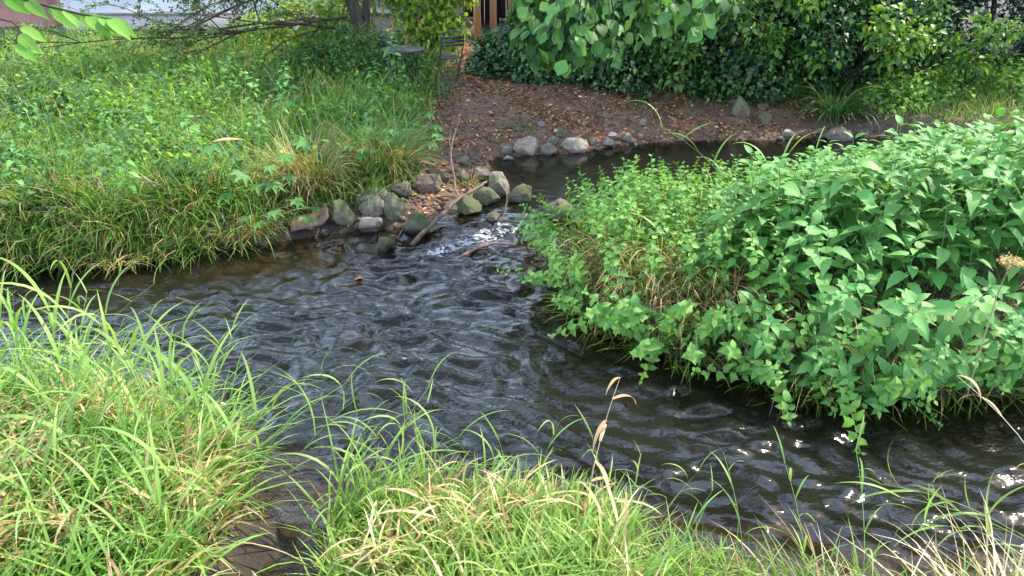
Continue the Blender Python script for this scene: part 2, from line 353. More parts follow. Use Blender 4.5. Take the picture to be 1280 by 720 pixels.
pb = N(ns, 'ShaderNodeBsdfPrincipled'); pb.inputs['Roughness'].default_value = .9; L.new(mx3.outputs['Result'], pb.inputs['Base Color'])
bu = N(ns, 'ShaderNodeBump'); bu.inputs['Strength'].default_value = .8; bu.inputs['Distance'].default_value = .02; L.new(n2.outputs['Fac'], bu.inputs['Height']); L.new(bu.outputs[0], pb.inputs['Normal'])
out = N(ns, 'ShaderNodeOutputMaterial'); L.new(pb.outputs[0], out.inputs[0])
tag(m.obj('ground', mat), kind='structure')

# water sheet with real ripples
wx = np.concatenate([[-60, -30, -16, -11], np.arange(-8, 5, .028), [6, 8, 12, 20, 40, 60]])
wy = np.concatenate([[-2, 0, 1, 1.5], np.arange(1.9, 9.4, .028), [10, 12, 15]])
WX, WY = np.meshgrid(wx, wy, indexing='ij')
a_ = math.radians(-20); ca, sa = math.cos(a_), math.sin(a_)
U = WX*ca + WY*sa; Vv = -WX*sa + WY*ca
wu = .35*fbm(U*.8, Vv*.8, 31, 3); wv = .35*fbm(U*.8+5, Vv*.8, 33, 3)
rip = 1-2*np.abs(fbm((U+wu)*2.2, (Vv+wv)*4.6, 41, 2))
fine = fbm((U+wu)*9, (Vv+wv)*13, 45, 3)
poolm = sstep(6.15, 6.9, WY - .55*np.clip(WX, -1, 3) + .35)                # calm pool behind
poolm = sstep(6.5, 7.1, WY + .0*WX)
rc = P(585, 315)
r1, r2 = P(505, 332), P(650, 285)
dr = (r2-r1)[:2]/np.hypot(*(r2-r1)[:2]); al = (WX-r1[0])*dr[0]+(WY-r1[1])*dr[1]; ac = -(WX-r1[0])*dr[1]+(WY-r1[1])*dr[0]; ln_ = np.hypot(*(r2-r1)[:2])
rif = np.exp(-(ac/(.2+.16*sstep(0, ln_, al)))**2)*sstep(-.1, .35, al)*(1-sstep(ln_-.15, ln_+.1, al))
rif = np.maximum(rif, .45*np.exp(-(((WX-rc[0])/.4)**2+((WY-rc[1]+.2)/.3)**2)))
edge = sstep(0, .35, -np.maximum(np.maximum(polysd(far_poly, WX, WY), polysd(pen_poly, WX, WY)), polysd(near_poly, WX, WY)))
amp = (1-poolm)*(.35+.65*edge)*(.6+.6*sstep(-.3, .5, fbm(WX*.7, WY*.7, 47, 2))) + .03
fin2 = fbm((U+wu)*17, (Vv+wv)*24, 48, 2)
mid = fbm((U+wu)*4.2, (Vv+wv)*8, 49, 2)
WZ = amp*(.03*rip + .037*mid + .009*fine + .0008*fin2) + rif*(.03*fbm(WX*7, WY*9, 51, 3)+.012) + .05*sstep(5.9, 6.7, WY)*sstep(-1.6, -.6, WX)
bedz = ground_z(WX, WY); depth = np.clip(WZ - bedz, 0, .5)
fo = np.clip(rif, 0, 1)
fleck = sstep(.62, .8, fbm(WX*7, WY*11, 57, 3))*(1-poolm)*.5*edge
V, F = gridmesh(WX, WY, WZ)
m = MB(); m.add(V, F, np.stack([np.clip(depth*2, 0, 1).ravel(), np.clip(fo+fleck*.5, 0, 1).ravel(), poolm.ravel()], 1))
mat, ns, L = newmat('stream_water')
at = N(ns, 'ShaderNodeAttribute', attribute_name='tint'); se = N(ns, 'ShaderNodeSeparateColor'); L.new(at.outputs['Color'], se.inputs[0])
geo = N(ns, 'ShaderNodeNewGeometry'); mp = N(ns, 'ShaderNodeMapping'); mp.inputs['Scale'].default_value = (1, 1.7, 1); mp.inputs['Rotation'].default_value = (0, 0, math.radians(20))
L.new(geo.outputs['Position'], mp.inputs[0])
n1 = N(ns, 'ShaderNodeTexNoise'); n1.inputs['Scale'].default_value = 14; n1.inputs['Detail'].default_value = 2.5; n1.inputs['Distortion'].default_value = 1.2; L.new(mp.outputs[0], n1.inputs['Vector'])
bu = N(ns, 'ShaderNodeBump'); bu.inputs['Distance'].default_value = .004
st = N(ns, 'ShaderNodeMapRange'); st.inputs['To Min'].default_value = .8; st.inputs['To Max'].default_value = .06; L.new(se.outputs[2], st.inputs['Value']); L.new(st.outputs[0], bu.inputs['Strength'])
L.new(n1.outputs['Fac'], bu.inputs['Height'])
fr = N(ns, 'ShaderNodeFresnel'); fr.inputs[0].default_value = 1.4; L.new(bu.outputs[0], fr.inputs['Normal'])
gl = N(ns, 'ShaderNodeBsdfGlossy'); gl.inputs['Roughness'].default_value = .11; L.new(bu.outputs[0], gl.inputs['Normal'])
tint = N(ns, 'ShaderNodeValToRGB'); e = tint.color_ramp.elements; e[0].color = (.95, .9, .8, 1); e[1].color = (.022, .022, .015, 1); e[1].position = .55
e2 = e.new(.22); e2.color = (.34, .27, .15, 1)
L.new(se.outputs[0], tint.inputs[0])
tr = N(ns, 'ShaderNodeBsdfTransparent'); L.new(tint.outputs[0], tr.inputs[0])
df = N(ns, 'ShaderNodeBsdfDiffuse'); df.inputs[0].default_value = (.019, .02, .015, 1)
m0 = N(ns, 'ShaderNodeMixShader'); mk_ = N(ns, 'ShaderNodeMath', operation='MULTIPLY'); mk_.inputs[1].default_value = .9; L.new(se.outputs[0], mk_.inputs[0]); mk_.use_clamp = True
L.new(mk_.outputs[0], m0.inputs[0]); L.new(tr.outputs[0], m0.inputs[1]); L.new(df.outputs[0], m0.inputs[2])
m1 = N(ns, 'ShaderNodeMixShader'); L.new(fr.outputs[0], m1.inputs[0]); L.new(m0.outputs[0], m1.inputs[1]); L.new(gl.outputs[0], m1.inputs[2])
fd = N(ns, 'ShaderNodeBsdfDiffuse'); fd.inputs[0].default_value = (.75, .78, .8, 1)
nf = N(ns, 'ShaderNodeTexNoise'); nf.inputs['Scale'].default_value = 17; nf.inputs['Detail'].default_value = 7; nf.inputs['Roughness'].default_value = .72; nf.inputs['Distortion'].default_value = .8; L.new(mp.outputs[0], nf.inputs['Vector'])
fm = N(ns, 'ShaderNodeMath', operation='MULTIPLY_ADD'); L.new(se.outputs[1], fm.inputs[0]); fm.inputs[1].default_value = .5; fs = N(ns, 'ShaderNodeMath', operation='SUBTRACT'); L.new(nf.outputs['Fac'], fs.inputs[0]); fs.inputs[1].default_value = .975; L.new(fs.outputs[0], fm.inputs[2])
fc = N(ns, 'ShaderNodeMapRange'); fc.inputs['From Min'].default_value = 0; fc.inputs['From Max'].default_value = .2; L.new(fm.outputs[0], fc.inputs['Value'])
m2 = N(ns, 'ShaderNodeMixShader'); L.new(fc.outputs[0], m2.inputs[0]); L.new(m1.outputs[0], m2.inputs[1]); L.new(fd.outputs[0], m2.inputs[2])
out = N(ns, 'ShaderNodeOutputMaterial'); L.new(m2.outputs[0], out.inputs[0])
tag(m.obj('water', mat), kind='structure')

# ------------------------------------------------------------------ vectorised vegetation
def tints(n, pal, wts=None, jit=.18):
    pal = np.array(pal, float); wts = None if wts is None else np.array(wts)/np.sum(wts)
    c = pal[R.choice(len(pal), n, p=wts)]
    return c*(1 + jit*(R.random((n, 1))*2-1))*(1 + .06*(R.random((n, 3))*2-1))
G_FRESH = [(.13, .27, .03), (.175, .33, .04), (.09, .21, .022), (.23, .36, .06)]
G_LUSH = [(.045, .13, .018), (.08, .19, .025), (.03, .085, .014), (.13, .23, .03)]
STRAW = [(.46, .34, .17), (.55, .43, .24), (.36, .25, .12), (.3, .19, .09)]
def blades(m, p, az, ln, wd, lean, curl, col, seg=4, tipcol=None):
    """arching grass blades; p roots, az heading, lean and curl in radians"""
    n = len(p); s = np.linspace(0, 1, seg+1)
    th = lean[:, None] + curl[:, None]*s[None]**1.3
    ds = ln[:, None]/seg
    hx = np.concatenate([np.zeros((n, 1)), np.cumsum(np.sin((th[:, 1:]+th[:, :-1])/2)*ds, 1)], 1)
    hz = np.concatenate([np.zeros((n, 1)), np.cumsum(np.cos((th[:, 1:]+th[:, :-1])/2)*ds, 1)], 1)
    dx, dy = np.cos(az)[:, None], np.sin(az)[:, None]
    ctr = np.stack([p[:, :1]+hx*dx, p[:, 1:2]+hx*dy, p[:, 2:3]+hz], -1)
    prof = np.minimum(1, .55+s*1.6)*(1-s**2.2)+.03
    tw = (R.random(n)*2-1)[:, None]*.9*s[None]
    W = (wd[:, None]*prof[None]/2)
    side = np.stack([-np.sin(az)[:, None]*np.cos(tw), np.cos(az)[:, None]*np.cos(tw), np.sin(tw)], -1)
    A = ctr - side*W[..., None]; B = ctr + side*W[..., None]
    Vt = np.stack([A, B], 2).reshape(-1, 3)
    k = (seg+1)*2; b = (np.arange(n)*k)[:, None]; j = np.arange(seg)[None]*2
    Fq = np.stack([b+j, b+j+1, b+j+3, b+j+2], -1).reshape(-1, 4)
    C = np.repeat(col[:, None, :], k, 1).reshape(-1, 3)
    if tipcol is not None:
        ss = np.repeat(np.repeat(s, 2)[None], n, 0).reshape(-1, 1); C = C*(1-ss*.5)+np.array(tipcol)*ss*.5
    m.add(Vt, Fq, C)
def orient(d, roll=None, up=None):
    """rotation matrices whose y axis is d and whose z axis is close to up"""
    d = d/np.linalg.norm(d, axis=1)[:, None]
    up = np.tile([0, 0, 1.], (len(d), 1)) if up is None else up
    x = np.cross(d, up); x /= np.linalg.norm(x, axis=1)[:, None]+1e-6; z = np.cross(x, d)
    if roll is not None:
        c, s = np.cos(roll)[:, None], np.sin(roll)[:, None]; x, z = x*c+z*s, z*c-x*s
    return np.stack([x, d, z], -1)
def scatter(m, T, pos, rot, sc, col):
    TV, TF, TU = T; n = len(pos); k = len(TV)
    Vt = np.einsum('nij,kj->nki', rot, TV)*sc[:, None, None] + pos[:, None]
    Ft = (TF[None] + (np.arange(n)*k)[:, None, None]).reshape(-1, TF.shape[1])
    m.add(Vt.reshape(-1, 3), Ft, np.repeat(col[:, None], k, 1).reshape(-1, 3), np.tile(TU, (n, 1)))
def leaf_t(st=6, width=.5, peak=.38, fold=.25, droop=.3, serr=0, tip=1.6, heart=0, pet=0):
    """leaf template, length 1 along y, folded at the midrib, optionally toothed, heart-based and on a stalk"""
    V = []; U = []
    s = np.linspace(0, 1, st)
    for i, t in enumerate(s):
        q = t**(math.log(.5)/math.log(peak)); wv_ = math.sin(PI*q)**(.75) if 0 < q < 1 else 0.0
        wv_ *= (1-t)**.0 if t < .7 else max(0., 1-(t-.7)/.3)**(.5 if tip > 1.5 else .25)*1.0
        wv_ = max(wv_, .02)*width/2
        if serr and i % 2 == 1: wv_ *= 1+serr
        y = t; z = -droop*t*t
        back = heart*(.16 if t < .12 else 0)
        for sx in (-1, 0, 1):
            V.append((sx*wv_, y+pet-(abs(sx)*back)+abs(sx)*(-.03 if serr and i % 2 else 0), z+abs(sx)*fold*wv_)); U.append((sx, t))
    F = []
    for i in range(st-1):
        a = i*3; F += [[a, a+1, a+4, a+3], [a+1, a+2, a+5, a+4]]
    V = np.array(V); U = np.array(U, float)
    if pet:
        k = len(V); V = np.concatenate([V, [(-.012, 0, .0), (.012, 0, .0), (.012, pet+.03, .004), (-.012, pet+.03, .004)]])
        U = np.concatenate([U, [(0, 0)]*4]); F.append([k, k+1, k+2, k+3])
    return V, np.array(F), U
YEL = [(.28, .42, .05), (.2, .36, .04), (.36, .48, .07)]
T_SMALL = leaf_t(4, .55, .42, .25, .25)
T_OVAL = leaf_t(5, .62, .45, .2, .3)
T_NETTLE = [leaf_t(12, .5, .3, .3, d, serr=.17, pet=.18) for d in (.25, .4, .55)]
T_MINT = [leaf_t(7, .58, .4, .25, d, serr=.06, pet=.08) for d in (.2, .45)]
T_ROUND = [leaf_t(9, .92, .47, .16, d, serr=.04, tip=1, heart=1, pet=.2) for d in (.15, .35)]
T_LONG = leaf_t(6, .3, .4, .3, .5)
def lobed_t(n=5, depth=.45):
    """palmately lobed leaf (hogweed / maple like), base at origin, points +y"""
    ang = np.linspace(-2.0, 2.0, n*4+1); V = [(0, 0, 0)]; U = [(0, 0)]
    for i, a in enumerate(ang):
        ph = (i % 4)/4; r = 1-depth*abs(math.sin(PI*(i+2)/4)); r *= .62+.38*math.cos(a*.55)
        V.append((math.sin(a)*r*.8, math.cos(a)*r*.9+.25, -.25*r*r+.05*math.cos(i*PI/2))); U.append((math.sin(a), r))
    V[0] = (0, .22, 0)
    F = [[0, i+1, i+2] for i in range(len(ang)-1)]
    V = np.array(V); k = len(V)
    V = np.concatenate([V, [(-.012, -.35, -.05), (.012, -.35, -.05), (.0, .26, .005)]]); U += [(0, 0)]*3; F.append([k, k+1, k+2])
    return V, np.array(F)[:, ::-1], np.array(U, float)
T_LOBED = lobed_t()
T_IVY = (np.array([(0, 0, .0), (-.32, -.1, .02), (-.5, .22, -.05), (-.22, .45, 0), (0, 1, -.2), (.22, .45, 0), (.5, .22, -.05), (.32, -.1, .02)]),
         np.array([(0, 2, 1), (0, 3, 2), (0, 4, 3), (0, 5, 4), (0, 6, 5), (0, 7, 6)])[:, ::-1], np.zeros((8, 2)))

def hit(px, py, lo=3.0, hi=24.0):
    v = (360-py)/FPX; t = np.arange(lo, hi, .01); y = t*(CP+v*SP); x = (px-640)/FPX*t; z = CAM_H+t*(-SP+v*CP)
    g = np.maximum(samp(GZ, x, y), np.where(y < 6.4, 0, .03)); k = np.argmax(z <= g); return np.array([x[k], y[k], g[k]]), t[k]
def on(px, py, z=.3):
    q, _ = hit(px, py); return (q[0], q[1], float(gz(q[0], q[1])))
def sample(n, x0, x1, y0, y1, dens):
    out = []
    tot = 0
    while tot < n:
        x = R.uniform(x0, x1, n*2); y = R.uniform(y0, y1, n*2); k = R.random(n*2) < dens(x, y)
        out.append(np.stack([x[k], y[k]], 1)); tot += k.sum()
        if len(out) > 40: break
    return np.concatenate(out)[:n]
def inview(x, y, mx=1.05): return np.abs(x) < (y*.70+.35)*mx
def grass(name, label, n, box, dens, ln, wd, lean, curl, pal, wts=None, straw=0, seg=4, bias=None, mat=None, z=None, cat='grass', tip=None):
    xy = sample(n, *box, dens); n = len(xy)
    p = np.column_stack([xy, gz(xy[:, 0], xy[:, 1])-.01])
    if z is not None: p[:, 2] += z(xy)
    az = R.uniform(0, 2*PI, n)
    if bias is not None:
        a0, k = bias; az = np.where(R.random(n) < k, a0 + R.normal(0, .7, n), az)
    clump = 1+.35*fbm(xy[:, 0]*2.5, xy[:, 1]*2.5, 61, 2)
    L_ = R.uniform(*ln, n)*clump; W_ = R.uniform(*wd, n)
    col = tints(n, pal, wts)
    col *= (1+.35*fbm(xy[:, 0]*1.1, xy[:, 1]*1.1, 63, 3))[:, None]
    if straw:
        k = R.random(n) < straw; col[k] = tints(k.sum(), STRAW)
    m = MB(); blades(m, p, az, L_, W_, R.uniform(*lean, n), R.uniform(*curl, n), np.clip(col, .01, .7), seg, tip)
    o = m.obj(name, mat or M_GRASS); tag(o, label, cat, kind='stuff'); return o

# far left bank: mown-over tall grass, herbs, dry hanging fringe
onfar = lambda x, y: samp(SF, x, y)
stonez = lambda x, y: 1-sstep(-2.2, -2.0, x+.1*perlin(x*4, y*4, 70))*(1-sstep(.42, .6, onfar(x, y)+.12*perlin(x*3, y*3, 72)))
leftm = lambda x, y: (1-sstep(-1.35, -.75, x + .3*perlin(x*1.5, y*1.5, 71)))
grass('far_bank_grass', 'lush green grass covering the far left bank up to the house wall', 40000, (-9, -.5, 5.2, 14.8),
      lambda x, y: inview(x, y)*(onfar(x, y) > .03)*leftm(x, y)*stonez(x, y)*(.35+.65*sstep(-.3, .3, fbm(x*1.4, y*1.4, 73, 3)))*np.clip(8/y, .4, 1)**2,
      (.1, .42), (.005, .012), (.1, 1.0), (.3, 1.9), G_LUSH+G_FRESH+YEL[:1], [1.5, 3, .7, 3, 3, 3, 2, 2.5, 1.2], straw=.08)
grass('far_bank_stalks', 'tall dry stalks and long blades leaning across the far left bank', 4200, (-8, -1.2, 5.6, 13.5),
      lambda x, y: inview(x, y)*(onfar(x, y) > .1)*leftm(x, y), (.4, .8), (.003, .008), (.2, 1.2), (.3, 1.3), STRAW+G_FRESH*3+YEL, None, seg=6)
grass('overhanging_bank_grass', 'long mixed green and straw coloured grass hanging over the far left water edge', 8000, (-8, -.9, 5.2, 8.5),
      lambda x, y: inview(x, y)*sstep(-.02, .03, onfar(x, y))*(1-sstep(.2, 1.1, onfar(x, y)))*leftm(x, y)*stonez(x, y)*sstep(-.35, .1, fbm(x*1.5, y*1.5, 74, 2)),
      (.15, .6), (.005, .011), (.1, 1.2), (.6, 2.2), G_LUSH+G_FRESH, None, straw=.2, bias=(-PI/2, .8))
grass('beach_edge_weeds', 'thin tufts of grass scattered on the bare earth beach', 700, (-.9, 3.4, 8.3, 10.6),
      lambda x, y: (onfar(x, y) > .1)*sstep(.25, .5, fbm(x*1.9, y*1.9, 77, 2)), (.04, .12), (.003, .006), (.1, .8), (.3, 1.2), G_LUSH)
grass('lawn_slope', 'sunlit grass on the slope beyond the nettles at the right edge', 11000, (3.9, 9, 8.4, 12.5),
      lambda x, y: (onfar(x, y) > .1)*sstep(4.2, 5.2, x+.5*perlin(x, y, 78)), (.08, .28), (.006, .011), (.1, .7), (.3, 1.5), G_FRESH+G_LUSH[1:2], None, straw=.06)

def herbs(name, label, n, box, dens, T, size, hgt, pal, mat, tilt=.5, cat='ground plants', jit=.2):
    xy = sample(n, *box, dens); n = len(xy); az = R.uniform(0, 2*PI, n)
    cl = .3+1.0*sstep(-.4, .5, fbm(xy[:, 0]*1.8, xy[:, 1]*1.8, 81, 2))
    p = np.column_stack([xy, gz(xy[:, 0], xy[:, 1]) + R.uniform(.15, 1, n)**.7*hgt*cl])
    d = np.column_stack([np.cos(az), np.sin(az), R.normal(-.1, tilt, n)])
    m = MB(); scatter(m, T, p, orient(d, R.normal(0, .35, n)), R.uniform(*size, n), tints(n, pal, jit=jit))
    o = m.obj(name, mat); tag(o, label, cat, kind='stuff'); return o
herbs('left_bank_herbs', 'low leafy weeds growing through the grass of the far left bank', 6500, (-8, -.9, 5.5, 13.5),
      lambda x, y: inview(x, y)*(onfar(x, y) > .12)*leftm(x, y)*stonez(x, y)*sstep(-.05, .3, fbm(x*1.1+3, y*1.1, 83, 3))*np.clip(7/y, .3, 1),
      T_OVAL, (.02, .09), .42, [(.04, .12, .02), (.08, .2, .025), (.03, .08, .018), (.24, .4, .04), (.13, .27, .03)], M_LEAF)
herbs('left_edge_weeds', 'dense dark leafy weeds at the left edge of the far bank', 2600, (-6.5, -2.4, 5.8, 9.5),
      lambda x, y: inview(x, y)*(onfar(x, y) > .15)*(1-sstep(-3.6, -2.6, x)),
      T_OVAL, (.03, .075), .55, [(.045, .12, .035), (.06, .15, .04), (.1, .2, .045)], M_LEAF)
# fallen leaves on the beach
def litter(name, label, n, dens, pal, size):
    xy = sample(n, -1.95, 5, 5.6, 15, dens); n = len(xy); az = R.uniform(0, 2*PI, n)
    p = np.column_stack([xy, gz(xy[:, 0], xy[:, 1])+.006+R.random(n)*.012])
    d = np.column_stack([np.cos(az), np.sin(az), R.normal(0, .3, n)])
    m = MB(); scatter(m, T_SMALL, p, orient(d, R.normal(0, .5, n)), R.uniform(*size, n), tints(n, pal, jit=.35))
    tag(m.obj(name, M_DEAD), label, 'fallen leaves', kind='stuff')
litter('leaf_litter', 'brown and rusty fallen leaves strewn over the bare earth beach', 22000,
       lambda x, y: (onfar(x, y) > .02)*np.maximum(1-leftm(x, y), .2*(1-stonez(x, y)))*(.25+.75*sstep(-.3, .3, fbm(x*1.3, y*1.3, 91, 3)))*sstep(.0, .9, onfar(x, y)+.35),
       [(.16, .07, .035), (.28, .12, .05), (.1, .05, .03), (.4, .2, .07), (.08, .05, .035)], (.025, .06))
litter('yellow_leaf_litter', 'pale yellow fallen leaves dotted over the bare earth beach', 900,
       lambda x, y: (onfar(x, y) > .02)*np.maximum(1-leftm(x, y), 1-stonez(x, y)), [(.5, .32, .09), (.55, .42, .18), (.42, .2, .07)], (.03, .065))

# peninsula undergrowth: dark soil, dry straw, blades
onpen = lambda x, y: samp(SPN, x, y)
grass('peninsula_straw', 'dry brown straw hanging under the green plants on the near side of the peninsula', 1500, (.2, 4.2, 3.3, 5.6),
      lambda x, y: sstep(-.02, .04, onpen(x, y))*(1-sstep(.3, .6, onpen(x, y)))*(y < 5.2)*(.5+.5*(x < 1.7)), (.25, .5), (.003, .007), (.5, 1.3), (.6, 1.6), STRAW+[(.2, .13, .07)],
      bias=(-PI/2-.2, .75), z=lambda xy: R.uniform(.0, .3, len(xy)), mat=M_GRASS, cat='dry grass')
grass('peninsula_grass', 'thin green grass blades growing among the leafy plants of the peninsula', 3600, (.2, 4.4, 3.2, 6.7),
      lambda x, y: (onpen(x, y) > 0)*(.15+.85*(1-sstep(1.2, 2.1, x))), (.25, .55), (.005, .01), (.1, .7), (.5, 1.7), G_FRESH+G_LUSH, None, straw=.05, bias=(-PI/2-.4, .35))
grass('trailing_water_grass', 'green grass trailing onto the water along the underside of the peninsula', 650, (.2, 3.2, 3.2, 5.2),
      lambda x, y: (onpen(x, y) > -.03)*(onpen(x, y) < .1)*(y < 4.9), (.2, .42), (.006, .011), (.9, 1.5), (.2, .8), G_FRESH, bias=(-PI/2-.5, .85))

# near bank
onnear = lambda x, y: samp(SN, x, y)
inlet = lambda x, y: np.abs(x+.98-.1*(y-2.4)) > .13*sstep(3.2, 2.2, y)+.05
inlet2 = lambda x, y: (x < -1.2) | (x > -.79)
grass('near_bank_fine_grass', 'short fine green grass at the foot of the near bank', 15000, (-3, 3.6, .9, 3.6),
      lambda x, y: (onnear(x, y) > .0)*inlet(x, y)*(.3+.7*sstep(-.3, .2, fbm(x*3, y*3, 93, 2))), (.08, .24), (.004, .007), (.1, .9), (.3, 1.5), G_FRESH, [2, 2, 1, 2], straw=.09)
grass('near_bank_long_grass', 'long bright green grass blades arching over the near left bank', 5200, (-3.6, -.75, 1.4, 3.8),
      lambda x, y: (onnear(x, y) > -.02)*inlet2(x, y)*(1-.4*sstep(2.2, 1.5, y)), (.28, .62), (.009, .018), (.1, .6), (.5, 1.7), G_FRESH, [2, 2.2, 1, 1.6], straw=.08, seg=6, bias=(.3, .4), tip=(.26, .4, .1))
grass('near_middle_long_grass', 'bright green grass clump on the near bank in the middle of the bottom edge', 4300, (-.82, .48, 1.4, 2.95),
      lambda x, y: (onnear(x, y) > -.01)*inlet2(x, y)*(.35+.65*sstep(-.3, .2, fbm(x*2.5, y*2.5, 95, 2))), (.14, .37), (.009, .018), (.1, .6), (.4, 1.5), G_FRESH, [2, 2, 1.5, 1], straw=.1, seg=6, bias=(.6, .35), tip=(.3, .42, .12))
grass('near_bank_straw', 'matted dry straw lying in the near bank grass', 4600, (-3, 1.6, 1.2, 3.1),
      lambda x, y: (onnear(x, y) > .12)*(.25*(x < .45)+.75*(x < -1.15))*sstep(-.05, .3, fbm(x*1.7, y*1.7, 97, 3)+.05), (.1, .3), (.006, .015), (.5, 1.3), (.6, 1.9), STRAW,
      z=lambda xy: R.uniform(.05, .27, len(xy)), seg=5, cat='dry grass')
grass('right_corner_grass', 'sparse green blades rising from the bottom right bank edge', 420, (.62, 2.4, 1.4, 2.3),
      lambda x, y: (onnear(x, y) > -.06)*sstep(-.1, .2, fbm(x*3, y*3, 98, 2)), (.15, .38), (.006, .012), (.1, .5), (.3, 1.3), G_FRESH, straw=.1, seg=6, tip=(.3, .42, .12))
grass('right_corner_straw', 'tangled bleached straw in the bottom right corner of the near bank', 190, (1.0, 2.3, 1.3, 2.3),
      lambda x, y: (onnear(x, y) > -.04), (.25, .55), (.004, .01), (.3, 1.2), (.3, 1.5), STRAW+[(.6, .52, .36)], seg=6, bias=(PI, .6), cat='dry grass')

# ------------------------------------------------------------------ stones
def ico(sub=3):
    import bmesh
    b = bmesh.new(); bmesh.ops.create_icosphere(b, subdivisions=sub, radius=1)
    V = np.array([v.co[:] for v in b.verts]); F = np.array([[v.index for v in f.verts] for f in b.faces]); b.free(); return V, F
ICO = ico(4)
def stone(name, px, py, wpx, hpx, kind, label, group=None, z=None, rot=None):
    r = np.random.default_rng(int(px*13+py*7))
    pyb = py + hpx*.42
    # find the ground there: iterate the height where the base touches
    q, t = hit(px, pyb); h = q[2]
    W = wpx/FPX*t; Hh = hpx/FPX*t*1.0
    V = ICO[0].copy()
    for k in range(13):                                        # planar facets make it angular
        d = r.normal(size=3); d /= np.linalg.norm(d); lim = r.uniform(.5, .8); e = V@d; V -= np.outer(np.maximum(e-lim, 0)*.9, d)
    nn = .10*fbm(V[:, 0]*2+px, V[:, 1]*2+V[:, 2]*1.3, 5, 3) + .1*fbm(V[:, 0]*5+px, V[:, 2]*5+V[:, 1]*3, 6, 4)
    V *= (1+nn)[:, None]
    V /= np.abs(V).max(0)
    D = min(W*.8, max(Hh*1.3, W*.55))
    V *= np.array([W/2, D/2, Hh*.62])
    a = r.uniform(-.3, .3); V = V@np.array([[math.cos(a), -math.sin(a), 0], [math.sin(a), math.cos(a), 0], [0, 0, 1]]).T
    m = MB(); m.add(V, ICO[1]); o = m.obj(name, M_ST[kind])
    o.location = (q[0], q[1]+D*.4, h+Hh*.42 if z is None else z)
    tag(o, label, 'stone', group); return o
